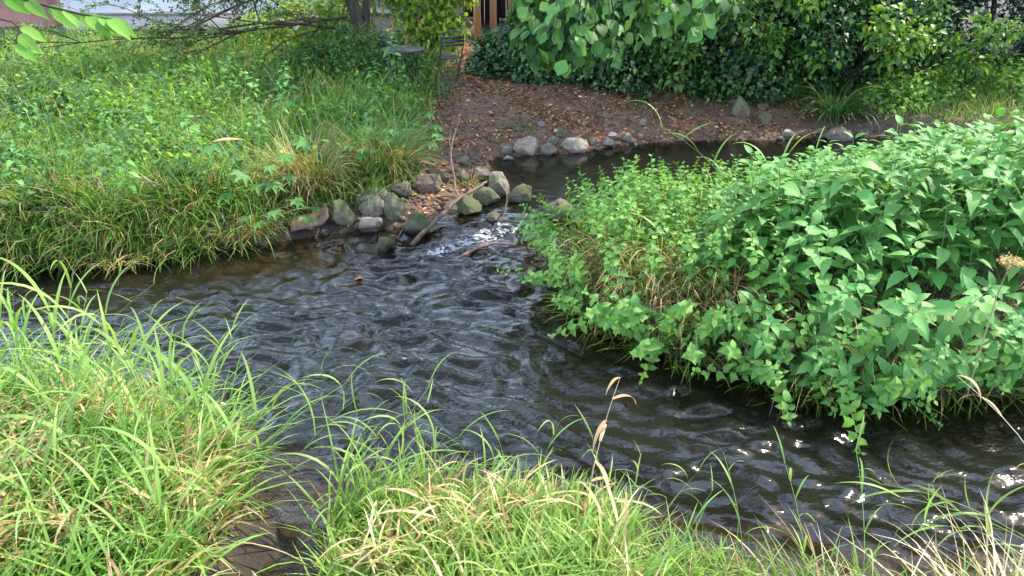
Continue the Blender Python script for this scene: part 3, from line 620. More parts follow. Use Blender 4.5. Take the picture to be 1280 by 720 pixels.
STONES = [
 ('boulder', 426, 275, 37, 36, 'mossy', 'grey green mossy boulder right of the clay slab at the bank foot'),
 ('boulder', 467, 250, 46, 20, 'grey', 'broad flat grey stone lying behind the row of mossy boulders'),
 ('boulder', 499, 241, 34, 20, 'brown', 'brownish flat stone wedged behind the big mossy boulder'),
 ('boulder', 462, 264, 38, 24, 'grey', 'olive grey boulder between two mossy boulders above the pale block'),
 ('boulder', 492, 264, 36, 34, 'mossy', 'tall rounded boulder with a bright moss patch on its front'),
 ('stone', 461, 286, 33, 20, 'pale', 'pale squarish block at the water edge in front of the boulders'),
 ('boulder', 521, 284, 32, 32, 'green', 'dark boulder entirely covered in green moss left of the driftwood branch'),
 ('stone', 482, 308, 25, 22, 'green', 'small mossy stone standing alone in the shallow brown water'),
 ('boulder', 533, 233, 40, 24, 'brown', 'brown boulder under the leafy weeds beside the upright twig'),
 ('stone', 603, 221, 28, 20, 'grey', 'small grey boulder at the top of the stone dam'),
 ('boulder', 621, 236, 32, 34, 'grey', 'upright light grey boulder in the middle of the stone dam'),
 ('boulder', 607, 251, 38, 23, 'mossy', 'flat oval stone with yellow green moss in front of the upright boulder'),
 ('boulder', 652, 248, 36, 25, 'mossy', 'mossy topped boulder at the right end of the stone dam'),
 ('boulder', 584, 263, 36, 28, 'green', 'dark moss covered boulder under the driftwood branch'),
 ('stone', 576, 223, 19, 16, 'brown', 'dull brown stone right of the upright twig'),
 ('stone', 580, 203, 21, 12, 'grey', 'low grey stone half sunk in the earth above the dam'),
 ('stone', 387, 286, 15, 11, 'pale', 'small pale stone under the edge of the clay slab'),
 ('boulder', 697, 271, 42, 28, 'brown', 'wet dark stone half hidden by the leafy plants at the dam end'),
 ('stone', 616, 277, 20, 14, 'brown', 'wet brown cobble in the riffle below the dam'),
 ('stone', 556, 224, 15, 15, 'brown', 'small brown stone just left of the upright twig'),
 ('stone', 405, 292, 16, 8, 'brown', 'thin dark stone at the waterline below the clay slab'),
 ('stone', 634, 189, 19, 14, 'grey', 'leftmost grey stone of the row along the pool edge'),
 ('boulder', 657, 188, 34, 22, 'pale', 'knobbly pale boulder near the left end of the pool edge row'),
 ('stone', 635, 200, 15, 7, 'pale', 'little flat stone in front of the leftmost pool edge stone'),
 ('stone', 693, 178, 16, 17, 'grey', 'upright grey stone leaning behind the pool edge row'),
 ('stone', 687, 190, 25, 17, 'grey', 'cracked grey stone between the knobbly boulder and the long pale boulder'),
 ('boulder', 719, 186, 39, 19, 'pale', 'long smooth pale boulder, the largest of the pool edge row'),
 ('stone', 701, 168, 12, 12, 'mossy', 'small yellow mossy stone above the upright grey stone'),
 ('stone', 760, 181, 18, 13, 'grey', 'grey stone right of the long pale boulder at the pool edge'),
 ('stone', 767, 172, 19, 10, 'pale', 'low pale stone behind the right end of the pool edge row'),
 ('stone', 785, 175, 14, 12, 'grey', 'pointed grey stone at the right end of the pool edge row'),
 ('stone', 739, 177, 13, 12, 'mossy', 'mossy stone tucked behind the long pale boulder'),
 ('stone', 647, 162, 11, 9, 'mossy', 'small yellowish stone in the earth above the knobbly boulder'),
 ('stone', 676, 156, 12, 9, 'grey', 'small flat stone in the middle of the earth slope'),
 ('stone', 637, 157, 7, 12, 'mossy', 'narrow upright mossy stone beside the small grass tuft'),
 ('stone', 730, 156, 8, 7, 'grey', 'pebble sized stone on the earth slope above the long pale boulder'),
 ('stone', 760, 147, 13, 7, 'brown', 'flat brown stone high on the earth slope'),
 ('stone', 804, 154, 9, 9, 'pale', 'round pale stone on the earth slope near the light patch'),
 ('stone', 748, 188, 14, 7, 'brown', 'thin dark stone at the waterline right of the long pale boulder'),
 ('boulder', 929, 139, 26, 27, 'mossy', 'pointed mossy boulder on the shaded earth bank below the ivy'),
 ('boulder', 958, 149, 19, 20, 'mossy', 'yellow green boulder right of the pointed mossy boulder'),
 ('boulder', 972, 122, 32, 16, 'grey', 'wide grey stone at the foot of the ivy'),
 ('stone', 919, 128, 27, 7, 'brown', 'flat brown slab of rock behind the pointed mossy boulder'),
 ('stone', 987, 169, 19, 10, 'pale', 'bright pale stone at the pool waterline left of the sedge'),
 ('stone', 1025, 166, 22, 8, 'brown', 'low brown stone at the waterline under the sedge'),
 ('boulder', 1050, 172, 42, 18, 'brown', 'broad brown rock at the waterline behind the nettles'),
 ('stone', 955, 134, 19, 7, 'brown', 'thin brown stone between the two mossy boulders and the ivy'),
]
for s_ in STONES: stone(*s_)
# pebbles and cobbles around the dam nobody would count
m = MB(); tv, tf = ico(2)
for k in range(740):
    if k < 620:
        q = P(R.uniform(380, 690), R.uniform(205, 305), 0)
        q2 = float(samp(SF, q[0], q[1]))
        if q2 > .5 or q2 < -.6: continue
    else:
        q = np.array([R.uniform(-.2, 4.2), 0, 0]); ys = np.linspace(8, 10, 80); sdv = samp(SF, np.full(80, q[0]), ys); q[1] = ys[np.argmin(np.abs(sdv))]+R.uniform(-.05, .25)
    s = R.uniform(.01, .036); sc = s*R.uniform(.6, 1.2, 3)
    m.add(tv*(1+.25*fbm(tv[:, 0]*1.5+k, tv[:, 1]*1.5+tv[:, 2], 8, 2))[:, None]*sc + np.array([q[0], q[1], float(gz(q[0], q[1]))+s*.3]), tf)
tag(m.obj('pebbles', M_ST['brown']), 'small cobbles and pebbles strewn between the larger stones along the waterline', 'pebbles', kind='stuff')

# ------------------------------------------------------------------ sticks and debris
def spline(pts, n=16):
    pts = np.array(pts, float); t = np.linspace(0, len(pts)-1, n); o = []
    for a in t:
        i = min(int(a), len(pts)-2); f = a-i
        p0 = pts[max(i-1, 0)]; p1 = pts[i]; p2 = pts[i+1]; p3 = pts[min(i+2, len(pts)-1)]
        o.append(.5*((2*p1)+(-p0+p2)*f+(2*p0-5*p1+4*p2-p3)*f*f+(-p0+3*p1-3*p2+p3)*f**3))
    return np.array(o)
def stick(name, pts, r0, r1, mat, label, n=18, cat='stick', wob=.018, parts=()):
    p = spline(pts, n); p += np.column_stack([perlin(np.arange(n)*.7, np.full(n, k*3.3+pts[0][0]), 9) for k in range(3)])*wob
    o = p[0].copy(); e = empty(name, o, label=label, cat=cat)
    m = MB(); m.tube(p-o, np.linspace(r0, r1, n)*(1+.12*perlin(np.arange(n)*.9, np.zeros(n)+.5, 10)), 8); m.obj('wood', mat, e)
    for q in parts:
        pq = spline(q[0], 9); m = MB(); m.tube(pq-o, np.linspace(q[1], q[2], 9), 6); m.obj('side_twig', mat, e)
    return e
stick('driftwood_branch', [P(515, 306, .0), P(540, 280, .10), P(572, 250, .2), P(590, 238, .24), P(608, 228, .2)], .022, .012, M_STICK,
      'grey brown driftwood branch lying slanted across the stone dam into the riffle', parts=[([P(572, 250, .2), P(555, 245, .12), P(520, 254, .06)], .008, .004)])
stick('upright_twig', [P(573, 247, .2), P(568, 228, .26), P(564, 200, .42), P(566, 175, .55), P(576, 148, .68)], .013, .005, M_STICK,
      'thin bare twig standing upright above the stone dam', parts=[([P(565, 190, .48), P(562, 178, .56), P(563, 168, .6)], .006, .003)])
stick('bleached_twig', [P(499, 294, .03), P(506, 282, .07), P(514, 270, .12)], .006, .003, M_STICK, 'short bleached twig leaning on the moss covered boulder', 8)
stick('wet_twig', [P(613, 286, .05), P(628, 272, .12), P(633, 252, .2), P(633, 236, .26)], .006, .003, M_STICK, 'dark thin curved twig hanging over the riffle from the dam', 10)
stick('snagged_branch', [P(575, 322, .02), P(600, 309, .05), P(622, 304, .07), P(645, 306, .05)], .013, .007, M_RUST, 'orange brown snagged branch sticking out of the white riffle water', 10)
stick('bank_root', [P(1035, 176, .05), P(1041, 165, .1), P(1038, 150, .22), P(1030, 140, .3)], .012, .005, M_STICK, 'pale bent stick at the waterline in front of the sedge', 9)
# rusty clay slab
m = MB(); c = np.array(on(388, 283)); c[2] += .055
rz = math.radians(14); Rm = np.array(Euler((math.radians(24), math.radians(-8), rz)).to_matrix())
nx = 12; xs = np.linspace(-.17, .17, nx)
top = []; 
for i, x in enumerate(xs):
    curve = .045*max(0, (x-.06)/.08)**2
    for (yy, zz) in ((-.08, 0), (.08, 0), (.08, -.02), (-.08, -.02)):
        top.append((x, yy+.004*perlin(np.array([x*30]), np.array([yy*9]), 4)[0], zz+curve))
top = np.array(top); Fq = []
for i in range(nx-1):
    for k in range(4): Fq.append([i*4+k, i*4+(k+1) % 4, i*4+4+(k+1) % 4, i*4+4+k])
Fq += [[0, 3, 2, 1], [nx*4-4, nx*4-3, nx*4-2, nx*4-1]]
m.add(top@Rm.T, np.array(Fq)[:, ::-1]); o = m.obj('clay_slab', M_RUST, smooth=False); o.location = c
tag(o, 'curved reddish brown clay slab lying on the bank foot beside the boulders', 'clay slab')

# ------------------------------------------------------------------ plants with separate leaves
def leafmesh(name, T, mat, col, size=1.0):
    m = MB(); m.add(T[0]*size, T[1], np.array(col), T[2]); return m.mesh(name, mat)
NC = [(.085, .255, .045), (.06, .2, .03), (.14, .33, .075)]
ME_NETTLE = [leafmesh('leaf', T_NETTLE[i % 3], M_NETTLE, NC[i % 3]) for i in range(3)]
ME_YELLOW = leafmesh('leaf', T_NETTLE[1], M_NETTLE, (.32, .34, .06))
ME_MINT = [leafmesh('leaf', T_MINT[i % 2], M_NETTLE, [(.12, .29, .04), (.085, .23, .03), (.18, .36, .055)][i]) for i in range(3)]
ME_ROUND = [leafmesh('leaf', T_ROUND[i % 2], M_LEAF, [(.07, .19, .04), (.05, .14, .035), (.11, .25, .05)][i]) for i in range(3)]
ME_LOBED = leafmesh('leaf', T_LOBED, M_LEAF, (.08, .21, .045))
ME_YOUNG = leafmesh('leaf', leaf_t(7, .46, .42, .25, .35), M_LEAF, (.14, .32, .04))
def leaf(me, parent, pos, d, size, roll=0.0, up=(0, 0, 1)):
    o = bpy.data.objects.new('leaf', me)
    Rm = orient(np.array([d], float), np.array([roll]), np.array([up], float))[0]
    o.matrix_basis = Matrix.Translation(Vector(pos)) @ Matrix(Rm.tolist()).to_4x4() @ Matrix.Scale(size, 4)
    return link(o, parent)
def copy_tree(o, parent=None):
    c = o.copy(); COL.objects.link(c)
    if parent is not None: c.parent = parent
    for ch in o.children: copy_tree(ch, c)
    return c
def upright_plant(name, h, pairs, lsize, mes, bend=.12, first=.3, droop=.25, stemr=.0035, stemc=(.12, .2, .06), seed=0, top=2):
    r = np.random.default_rng(seed); e = empty(name, (0, 0, 0))
    b = r.uniform(0, 2*PI); pts = np.array([(bend*math.cos(b)*t*t*h, bend*math.sin(b)*t*t*h, h*t) for t in np.linspace(0, 1, 6)])
    m = MB(); m.tube(pts, np.linspace(stemr, stemr*.5, 6), 5, stemc, cap=False); m.obj('stem', M_STEM, e)
    a = r.uniform(0, PI)
    for k in range(pairs):
        t = first + (1-first)*(k/(pairs-1))**.85; p = pts[0]*0 + np.array([bend*math.cos(b)*t*t*h, bend*math.sin(b)*t*t*h, h*t])
        a += PI/2 + r.normal(0, .18); sz = lsize*(1.0 if t < .8 else 1.0-(t-.8)*2.6)*r.uniform(.82, 1.12)*(.7 if t < .4 else 1)
        el = .05+.7*max(0, t-.82)/.18 - droop*(1-t) if top else 0
        for s in (0, PI):
            aa = a+s+r.normal(0, .12)
            leaf(mes[r.integers(len(mes))], e, p, (math.cos(aa), math.sin(aa), el+r.normal(0, .12)), sz*r.uniform(.9, 1.1), r.normal(0, .2))
    return e
NET = [upright_plant('nettle_plant', 1.0, 9, .176, ME_NETTLE*24+[ME_YELLOW], seed=k, first=.32) for k in range(7)]
MINT = [upright_plant('leafy_weed', 1.0, 12, .128, ME_MINT, bend=.45, seed=40+k, first=.22, stemr=.004) for k in range(6)]
used = set()
def place(protos, i, x, y, z, h, label, cat, group, lean=None, extra=1.0):
    k = int(R.integers(len(protos))); pr = protos[k]
    if id(pr) in used: o = copy_tree(pr)
    else: o = pr; used.add(id(pr))
    o.location = (x, y, z); s = h
    o.scale = (s*extra, s*extra, s)
    la, lm = (R.uniform(0, 2*PI), R.uniform(0, .12)) if lean is None else lean
    q = Matrix.Rotation(lm, 3, Vector((-math.sin(la), math.cos(la), 0))) @ Matrix.Rotation(R.uniform(0, 2*PI), 3, 'Z')
    o.rotation_euler = q.to_euler(); tag(o, label, cat, group); return o
def poisson(n, box, ok, dmin, tries=60000):
    pts = []; g = {}
    for _ in range(tries):
        if len(pts) >= n: break
        x, y = R.uniform(box[0], box[1]), R.uniform(box[2], box[3])
        if not ok(x, y): continue
        c = (int(x/dmin), int(y/dmin)); bad = False
        for i in (-1, 0, 1):
            for j in (-1, 0, 1):
                for q in g.get((c[0]+i, c[1]+j), ()):
                    if (q[0]-x)**2+(q[1]-y)**2 < dmin*dmin: bad = True
        if bad: continue
        g.setdefault(c, []).append((x, y)); pts.append((x, y))
    return pts
def cap_height(x, y):
    """how tall the thicket stands here: lower at its tip and far side, tallest at the right"""
    px = 640 + 967*x/max(y*.98+.35, 1)
    ed = np.interp(px, [660, 700, 780, 880, 950, 1050, 1150, 1280, 1400], [285, 246, 206, 204, 194, 180, 156, 135, 128])
    v = (360-ed)/FPX; sl = (SP - v*CP)/(CP+v*SP)
    return CAM_H - sl*y
def pen(x, y): return float(samp(SPN, x, y))
cnt = 0
for x, y in poisson(330, (1.15, 4.7, 3.5, 6.6), lambda x, y: pen(x, y) > .04 and x > 1.35+.25*(y-3.8)+.15*math.sin(y*5) and x < y*.68+.35, .115):
    z = float(gz(x, y)); s = pen(x, y); h = min(cap_height(x, y)-z-.05, 1.15)*R.uniform(.76, 1.08)
    h *= .48+.52*sstep(0, .75, s) if y < 5 else 1
    if h < .25: continue
    lean = (-PI/2+R.normal(0, .5), R.uniform(.35, .75)) if (s < .28 and y < 5) else None
    where = ('nettle overhanging at the stream side of the thicket', 'nettles at the near edge of the thicket') if (s < .28 and y < 5) else \
            (('tall nettle at the pool side of the thicket', 'nettles in the back of the thicket') if y > 5 else
             ('broad leaved nettle in the middle of the thicket', 'nettles in the middle of the thicket'))
    u_ = x/y; zn = ' towards the small weeds' if u_ < .4 else (' halfway along' if u_ < .55 else ' by the dried flower head')
    place(NET, cnt, x, y, z-.01, h, where[0]+zn, 'nettle', where[1]+zn, lean, extra=np.clip(.85/h, .72, 1.15)); cnt += 1
for x, y in poisson(250, (.2, 2.2, 3.6, 6.5), lambda x, y: pen(x, y) > -.02 and x < 1.5+.25*(y-3.8)+.15*math.sin(y*5), .1):
    z = float(gz(x, y)); s = pen(x, y); h = min(cap_height(x, y)-z-.04, .62)*R.uniform(.8, 1.1)
    h = max(h, .22)
    near = s < .2
    a_out = math.atan2(y-5.4, x-1.5)
    lean = (a_out+R.normal(0, .4), R.uniform(.6, 1.15)) if near else (a_out+R.normal(0, .8), R.uniform(.1, .5))
    zn = (' on the pool side' if y > 5.5 else ' on the stream side' if y < 4.7 else '') + (' near the riffle' if x < .9 else ' near the nettles' if x > 1.45 else ' halfway to nettles')
    place(MINT, cnt, x, y, max(z, .02), h, ('small leaved weed overhanging the edge of the peninsula' if near else 'small leaved weed standing on the peninsula')+zn,
          'weed', ('weeds along the peninsula edge' if near else 'weeds on the peninsula')+zn, lean, extra=np.clip(.5/h, .75, 1.15)); cnt += 1
xs_ = np.linspace(.75, 3.5, 62)
for x in xs_:
    x = x+R.normal(0, .02); ys = np.linspace(3.2, 5.0, 140); sv = samp(SPN, np.full(140, x), ys); k = np.argmax(sv > .03); y = ys[k]+R.uniform(0, .12)
    h = R.uniform(.35, .55); place(MINT if R.random() < .5 else NET, cnt, x, y, float(gz(x, y))+R.uniform(.02, .14), h, 'leafy shoot hanging down to the water '+('near the riffle' if x < 1.3 else 'in front of the straw patch' if x < 1.9 else 'below the tall nettles' if x < 2.6 else 'below the dried flower head'), 'weed', 'shoots hanging over the water, '+('riffle end' if x < 1.3 else 'straw patch' if x < 1.9 else 'tall nettles' if x < 2.6 else 'flower head end'),
          (-PI/2+R.normal(0, .35), R.uniform(.85, 1.4)), extra=1.0); cnt += 1
# one spray hanging to the water
for k, (px, py) in enumerate([(1048, 478), (1082, 486)]):
    q = P(px, py, .2); o = copy_tree(MINT[k]); o.location = q; o.scale = (.5, .5, .5)
    o.rotation_euler = (Matrix.Rotation(1.25, 3, Vector((1, .25 if k else -.2, 0))) @ Matrix.Rotation(k*2., 3, 'Z')).to_euler()
    tag(o, ['leafy shoot drooping to the water below the nettles', 'second leafy shoot drooping to the water, right of the first'][k], 'weed')

# taller weeds standing in the grass of the left bank
for x, y in poisson(60, (-6.5, -1.5, 5.9, 11.5), lambda x, y: samp(SF, x, y) > .25 and abs(x) < y*.68 and perlin(np.array([x*.8]), np.array([y*.8]), 88)[0] > -.15 and not (x > -2.0 and y < 7), .3):
    place(MINT if R.random() < .6 else NET, cnt, x, y, float(gz(x, y))-.01, R.uniform(.35, .62), 'leafy weed rising above the grass of the far left bank', 'weed', 'weeds in the grass of the far left bank', None, extra=1.0); cnt += 1
# lobed-leaf plants on the left bank
def rosette(name, loc, n, size, h, me, label, cat, lean=-.3, seed=0):
    r = np.random.default_rng(seed); e = empty(name, loc, label=label, cat=cat)
    m = MB()
    for k in range(n):
        a = k*2.4+r.normal(0, .3); rr = h*r.uniform(.35, .9); tip = np.array([math.cos(a)*rr, math.sin(a)*rr*.8, h*r.uniform(.35, 1.05)])
        s = size*r.uniform(.7, 1.15)
        m.tube(spline([(0, 0, 0), tip*np.array([.35, .35, .7]), tip], 5), [.004, .003, .003, .002, .002], 4, (.14, .22, .07), cap=False)
        leaf(me, e, tip, (math.cos(a), math.sin(a)-.5, lean+r.normal(0, .2)), s, r.normal(0, .3))
    m.obj('stems', M_STEM, e); return e
for k, (px, py, n, s, h, lab) in enumerate([
    (325, 250, 22, .15, .5, 'broad lobed leaf plant hanging over the left bank edge beside the clay slab'),
    (340, 290, 12, .12, .3, 'small lobed leaf plant just above the water under the bigger one'),
    (495, 205, 34, .1, .5, 'bushy lobed leaf plant above the brown boulder near the upright twig'),
    (462, 218, 18, .09, .36, 'lobed leaf plant left of the bushy one, behind the flat stones'),
    (105, 235, 10, .11, .4, 'grey green lobed leaf plant in the middle of the far left bank'),
    (195, 205, 9, .1, .4, 'grey green lobed leaf plant below the pale falling leaf'),
    (250, 190, 8, .1, .38, 'dark lobed leaf plant just left of the pale falling leaf'),
    (398, 275, 7, .075, .2, 'little lobed leaf plant sprouting behind the clay slab')]):
    q = on(px, py)
    rosette('lobed_weed', (q[0], q[1], float(gz(q[0], q[1]))), n, s, h, ME_LOBED, lab, 'weed', seed=k)

# tussocks
def tussock(name, loc, n, ln, wd, pal, label, cat='grass tuft', straw=0, lean=(.1, .8), curl=(.6, 2.0), bias=None, spread=.12):
    a = R.uniform(0, 2*PI, n); rr = np.sqrt(R.random(n))*spread
    p = np.column_stack([np.cos(a)*rr, np.sin(a)*rr, np.zeros(n)-.01]); az = a+R.normal(0, .4, n)
    if bias: az = np.where(R.random(n) < bias[1], bias[0]+R.normal(0, .6, n), az)
    col = tints(n, pal)
    if straw: k = R.random(n) < straw; col[k] = tints(k.sum(), STRAW)
    m = MB(); blades(m, p, az, R.uniform(*ln, n), R.uniform(*wd, n), R.uniform(*lean, n), R.uniform(*curl, n), col, 6)
    o = m.obj(name, M_GRASS); o.location = loc; tag(o, label, cat); return o
tussock('sedge_tussock', on(1040, 150), 240, (.45, .9), (.008, .015), [(.045, .12, .025), (.07, .17, .035)], 'dark green arching sedge tussock at the pool edge in front of the ivy', straw=.07, curl=(1.3, 2.5))
tussock('grass_tussock', on(478, 212), 700, (.35, .7), (.005, .01), G_LUSH+G_FRESH, 'big green grass tussock with dry skirt above the flat stones', straw=.3, bias=(-PI/2, .4), spread=.25)
tussock('grass_tussock', on(385, 235), 800, (.35, .72), (.004, .009), G_FRESH, 'straw coloured grass tussock left of the green tussock on the far bank', straw=.65, bias=(-PI/2, .4), spread=.22)
tussock('grass_tussock', on(655, 163), 50, (.08, .2), (.004, .007), G_LUSH, 'tiny grass tuft on the earth slope above the knobbly boulder', spread=.1)
tussock('grass_tussock', on(585, 232), 60, (.15, .3), (.004, .007), G_LUSH, 'thin grass tuft growing between the stones of the dam', straw=.3, spread=.08)
tussock('straw_tussock', on(150, 316), 260, (.1, .24), (.004, .009), STRAW+[(.5, .3, .14)], 'flattened rusty straw tuft at the far left waterline', bias=(-PI/2, .6), lean=(.7, 1.4), curl=(.3, 1.2), spread=.3)
tussock('straw_tussock', on(310, 288), 220, (.15, .3), (.004, .008), STRAW, 'dry straw tuft hanging from the bank above the lobed leaf plant', bias=(-PI/2, .7), lean=(.6, 1.2), curl=(.6, 1.4), spread=.25)

# ------------------------------------------------------------------ reeds in the foreground, each with stem and blades
def blade_mesh(ln, wd, lean, curl, col, seed):
    global R
    keep = R; R = np.random.default_rng(seed)
    m = MB(); blades(m, np.zeros((1, 3)), np.array([0.]), np.array([ln]), np.array([wd]), np.array([lean]), np.array([curl]), np.array([col]), 9, (.3, .4, .12) if col[1] > col[0] else None)
    R = keep; return m.mesh('blade', M_GRASS)
ME_BL = [blade_mesh(.34, .015, .35, 1.1, (.16, .3, .05), 1), blade_mesh(.28, .013, .5, 1.5, (.13, .26, .04), 2), blade_mesh(.4, .016, .3, 1.9, (.2, .33, .07), 3), blade_mesh(.22, .012, .6, .7, (.18, .3, .06), 4)]
ME_BLD = [blade_mesh(.24, .02, .9, 2.2, (.5, .36, .2), 5), blade_mesh(.2, .022, 1.2, 1.4, (.45, .3, .16), 6)]
def reed(name, h, n, seed, mes, bendk=.35, col=(.16, .26, .06)):
    r = np.random.default_rng(seed); e = empty(name, (0, 0, 0))
    f = lambda t: np.array([bendk*h*t*t, 0, h*t*(1-.18*bendk*t)])
    m = MB(); m.tube([f(t) for t in np.linspace(0, 1, 9)], np.linspace(.0028, .001, 9), 5, col, cap=False); m.obj('stem', M_STEM, e)
    for k in range(n):
        t = .25+.75*k/(n-1); o = bpy.data.objects.new('blade', mes[r.integers(len(mes))]); a = k*PI+r.normal(0, .6)
        o.location = f(t); o.rotation_euler = (r.normal(0, .1), r.uniform(-.1, .35)*(1 if t < .95 else 0), a); o.scale = [r.uniform(.75, 1.15)*(1 if t < .9 else .75)]*3
        link(o, e)
    return e
REED = [reed('reed_grass', .75, 7, 60+k, ME_BL, bendk=(.25, .5, .7, .35)[k % 4]) for k in range(6)]
def place_reed(x, y, az, s, label, group=None, tilt=0.0, z=None, proto=None):
    pr = REED[int(R.integers(len(REED)))] if proto is None else proto
    if id(pr) in used: o = copy_tree(pr)
    else: o = pr; used.add(id(pr))
    o.location = (x, y, (float(gz(x, y)) if z is None else z)-.01); o.scale = (s, s, s); o.rotation_euler = (Matrix.Rotation(az, 3, 'Z') @ Matrix.Rotation(tilt, 3, 'Y')).to_euler()
    tag(o, label, 'reed grass', group); return o
for x, y in poisson(75, (-2.9, -1.24, 1.9, 3.7), lambda x, y: samp(SN, x, y) > 0 and abs(x) < y*.72+.2, .13):
    place_reed(x, y, R.uniform(-1.2, 1.6), R.uniform(.75, 1.15), 'bright green reed grass stem in the near left clump', 'reed grass stems in the near left clump', R.uniform(-.1, .25))
for x, y in poisson(30, (-.75, .6, 1.9, 2.85), lambda x, y: samp(SN, x, y) > 0, .14):
    place_reed(x, y, R.uniform(-.8, 2.2), R.uniform(.4, .68), 'green reed grass stem in the bottom middle clump', 'reed grass stems in the bottom middle clump', R.uniform(-.1, .2))
for k, (px, py, az, s, tl, lab) in enumerate([
    (395, 640, .5, .85, .35, 'reed grass stem leaning right over the water between the two near clumps'),
    (330, 610, .25, .95, .45, 'long reed grass stem leaning out over the rippled water at the left clump edge'),
    (420, 650, .9, .75, .2, 'upright reed grass stem beside the little muddy inlet'),
    (930, 716, 1.9, .7, .1, 'single green reed grass rising at the bottom edge right of the middle clump'),
    (1010, 722, 1.7, .65, .15, 'green reed grass near the bottom edge left of the bleached straw'),
    (1080, 730, 1.4, .7, .1, 'reed grass beside the bleached straw at the bottom right'),
    ]):
    q = P(px, py, .1); place_reed(q[0], q[1], az, s, lab, None, tl)
for k, (x, y, az, s, tl) in enumerate([(2.05, 2.35, 3.3, .85, .8), (2.15, 2.2, 2.9, .95, .65), (2.1, 2.5, 3.0, .8, 1.0)]):
    place_reed(x, y, az, s, ['yellow green reed grass reaching in from the right over the water', 'upper reed grass leaning in from the right beside the pale bent stalk', 'lowest reed grass leaning in from the right just above the water'][k], None, tl, z=.12)
tussock('straw_tussock', (1.72, 1.86, .12), 90, (.3, .58), (.004, .01), [(.6, .5, .32), (.7, .6, .42), (.5, .36, .2)], 'tangled bleached straw tuft in the bottom right corner', bias=(2.6, .5), lean=(.2, 1.1), curl=(.3, 1.6), spread=.2)
for k, (x, y) in enumerate([(1.75, 5.6), (1.9, 5.75), (1.25, 5.2), (2.2, 5.3), (3.3, 4.6), (.95, 4.9)]):
    place_reed(x, y, R.uniform(0, 6), R.uniform(1.0, 1.25)*(1.0 if k < 2 else .85), ['grass stem with drooping blades standing out against the dark pool', 'second grass stem standing against the pool, right of the first', 'grass stem among the weeds of the peninsula tip',
        'grass stem poking out where weeds and nettles meet', 'grass stem among the nettles towards the right edge', 'grass stem low in the weeds near the riffle'][k])
for k, (px, py, az, s, tl) in enumerate([(400, 660, .3, 1.0, .4), (420, 640, .1, .95, .5), (380, 700, .4, 1.05, .45), (440, 650, .6, .85, .3), (372, 640, .2, 1.0, .55), (460, 640, .9, .8, .2)]):
    q = P(px, py, .1); place_reed(q[0], q[1], az, s, 'reed grass stem leaning over the water from the left end of the middle clump', 'reed grass at the left end of the middle clump', tl)
# dried reed stalk of the middle clump
e = reed('dried_reed_stalk', .62, 6, 99, ME_BLD, bendk=.25, col=(.5, .38, .2)); q = P(733, 640, .12); e.location = q; e.rotation_euler = (0, .1, .9)
tag(e, 'dried tan reed stalk with curled dead leaves at the right end of the middle clump', 'dried reed')
e = reed('dried_reed_stalk', .5, 4, 98, ME_BLD[:1]+ME_BL[3:], bendk=.9, col=(.55, .48, .34)); q = P(1300, 640, .3); e.location = q; e.rotation_euler = (0, -.1, 2.4)
tag(e, 'pale bent dry stalk at the right edge above the bleached straw', 'dried reed')

# ------------------------------------------------------------------ woody plants
def crown(m, lobes, n, T, size, pal, shell=(.55, 1.05), droop=-.2, wts=None, world=True):
    rr = np.array([l[3] if len(l) == 4 else (l[3]*l[4]*l[5])**(1/3) for l in lobes]); k = R.choice(len(lobes), n, p=rr**2/np.sum(rr**2))
    d = R.normal(size=(n, 3)); d /= np.linalg.norm(d, axis=1)[:, None]
    c = np.array([l[:3] for l in lobes])[k]; rad = np.array([(l[3],)*3 if len(l) == 4 else l[3:6] for l in lobes])[k]
    f = R.uniform(*shell, (n, 1)) * (1+.22*perlin(d[:, 0]*3+k, d[:, 1]*3+d[:, 2]*2, 19))[:, None]
    p = c + d*rad*f
    t = d*.7 + R.normal(0, .6, (n, 3)); t[:, 2] += droop
    up = d*.6+np.array([0, 0, 1.]) + R.normal(0, .3, (n, 3))
    keep = p[:, 2] > (gz(p[:, 0], p[:, 1])+.02 if world else .2)
    scatter(m, T, p[keep], orient(t, R.normal(0, .3, n), up)[keep], (np.array(size)[0]+(size[1]-size[0])*R.random(n)**1.4)[keep], tints(n, pal, wts)[keep])
def limb(m, pts, r0, r1, n=12, sides=7): p = spline(pts, n); m.tube(p + .02*np.column_stack([perlin(np.arange(n)*.6, np.full(n, pts[-1][0]*3+k), 20) for k in range(3)]), np.linspace(r0, r1, n), sides)
# left tree with low spreading branches
tb = np.array([-2.25, 12.1, float(gz(-2.25, 12.1))])
e = empty('spreading_tree', tb, label='dark many branched tree beside the garden table with low twigs reaching left', cat='tree')
m = MB(); o_ = tb
limb(m, [(0, 0, -.1), (-.05, 0, .7), (-.3, 0, 1.6), (-.6, .1, 2.8), (-.7, .2, 4.2)], .11, .05, 14, 9); m.obj('trunk', M_BARK, e)
m = MB(); limb(m, [(0, .05, 0), (.1, .1, 1), (.25, .2, 2.2), (.6, .3, 3.8)], .07, .03, 12, 8); m.obj('trunk', M_BARK, e)
lv = []; ld = []
def twigs(m, base, d, L0, r, depth, rng):
    d = d/np.linalg.norm(d); mid = base+d*L0*.5+rng.normal(0, .05, 3)*L0; tip = base+d*L0+np.array([0, 0, -.12*L0])+rng.normal(0, .05, 3)*L0
    pts = spline([base, mid, tip], 7); m.tube(pts, np.linspace(r, r*.45, 7), 5, cap=False)
    if depth <= 1:
        for q in range(2, 7):
            for _ in range(4): lv.append(pts[q]+rng.normal(0, .015, 3)); ld.append(d+rng.normal(0, .6, 3))
    if depth > 0:
        for k in range(4 if depth > 1 else 3):
            t = rng.uniform(.25, 1); b = pts[int(t*6)]; twigs(m, b, d+rng.normal(0, .45, 3)*np.array([1, 1, .5]), L0*rng.uniform(.4, .65), r*.5, depth-1, rng)
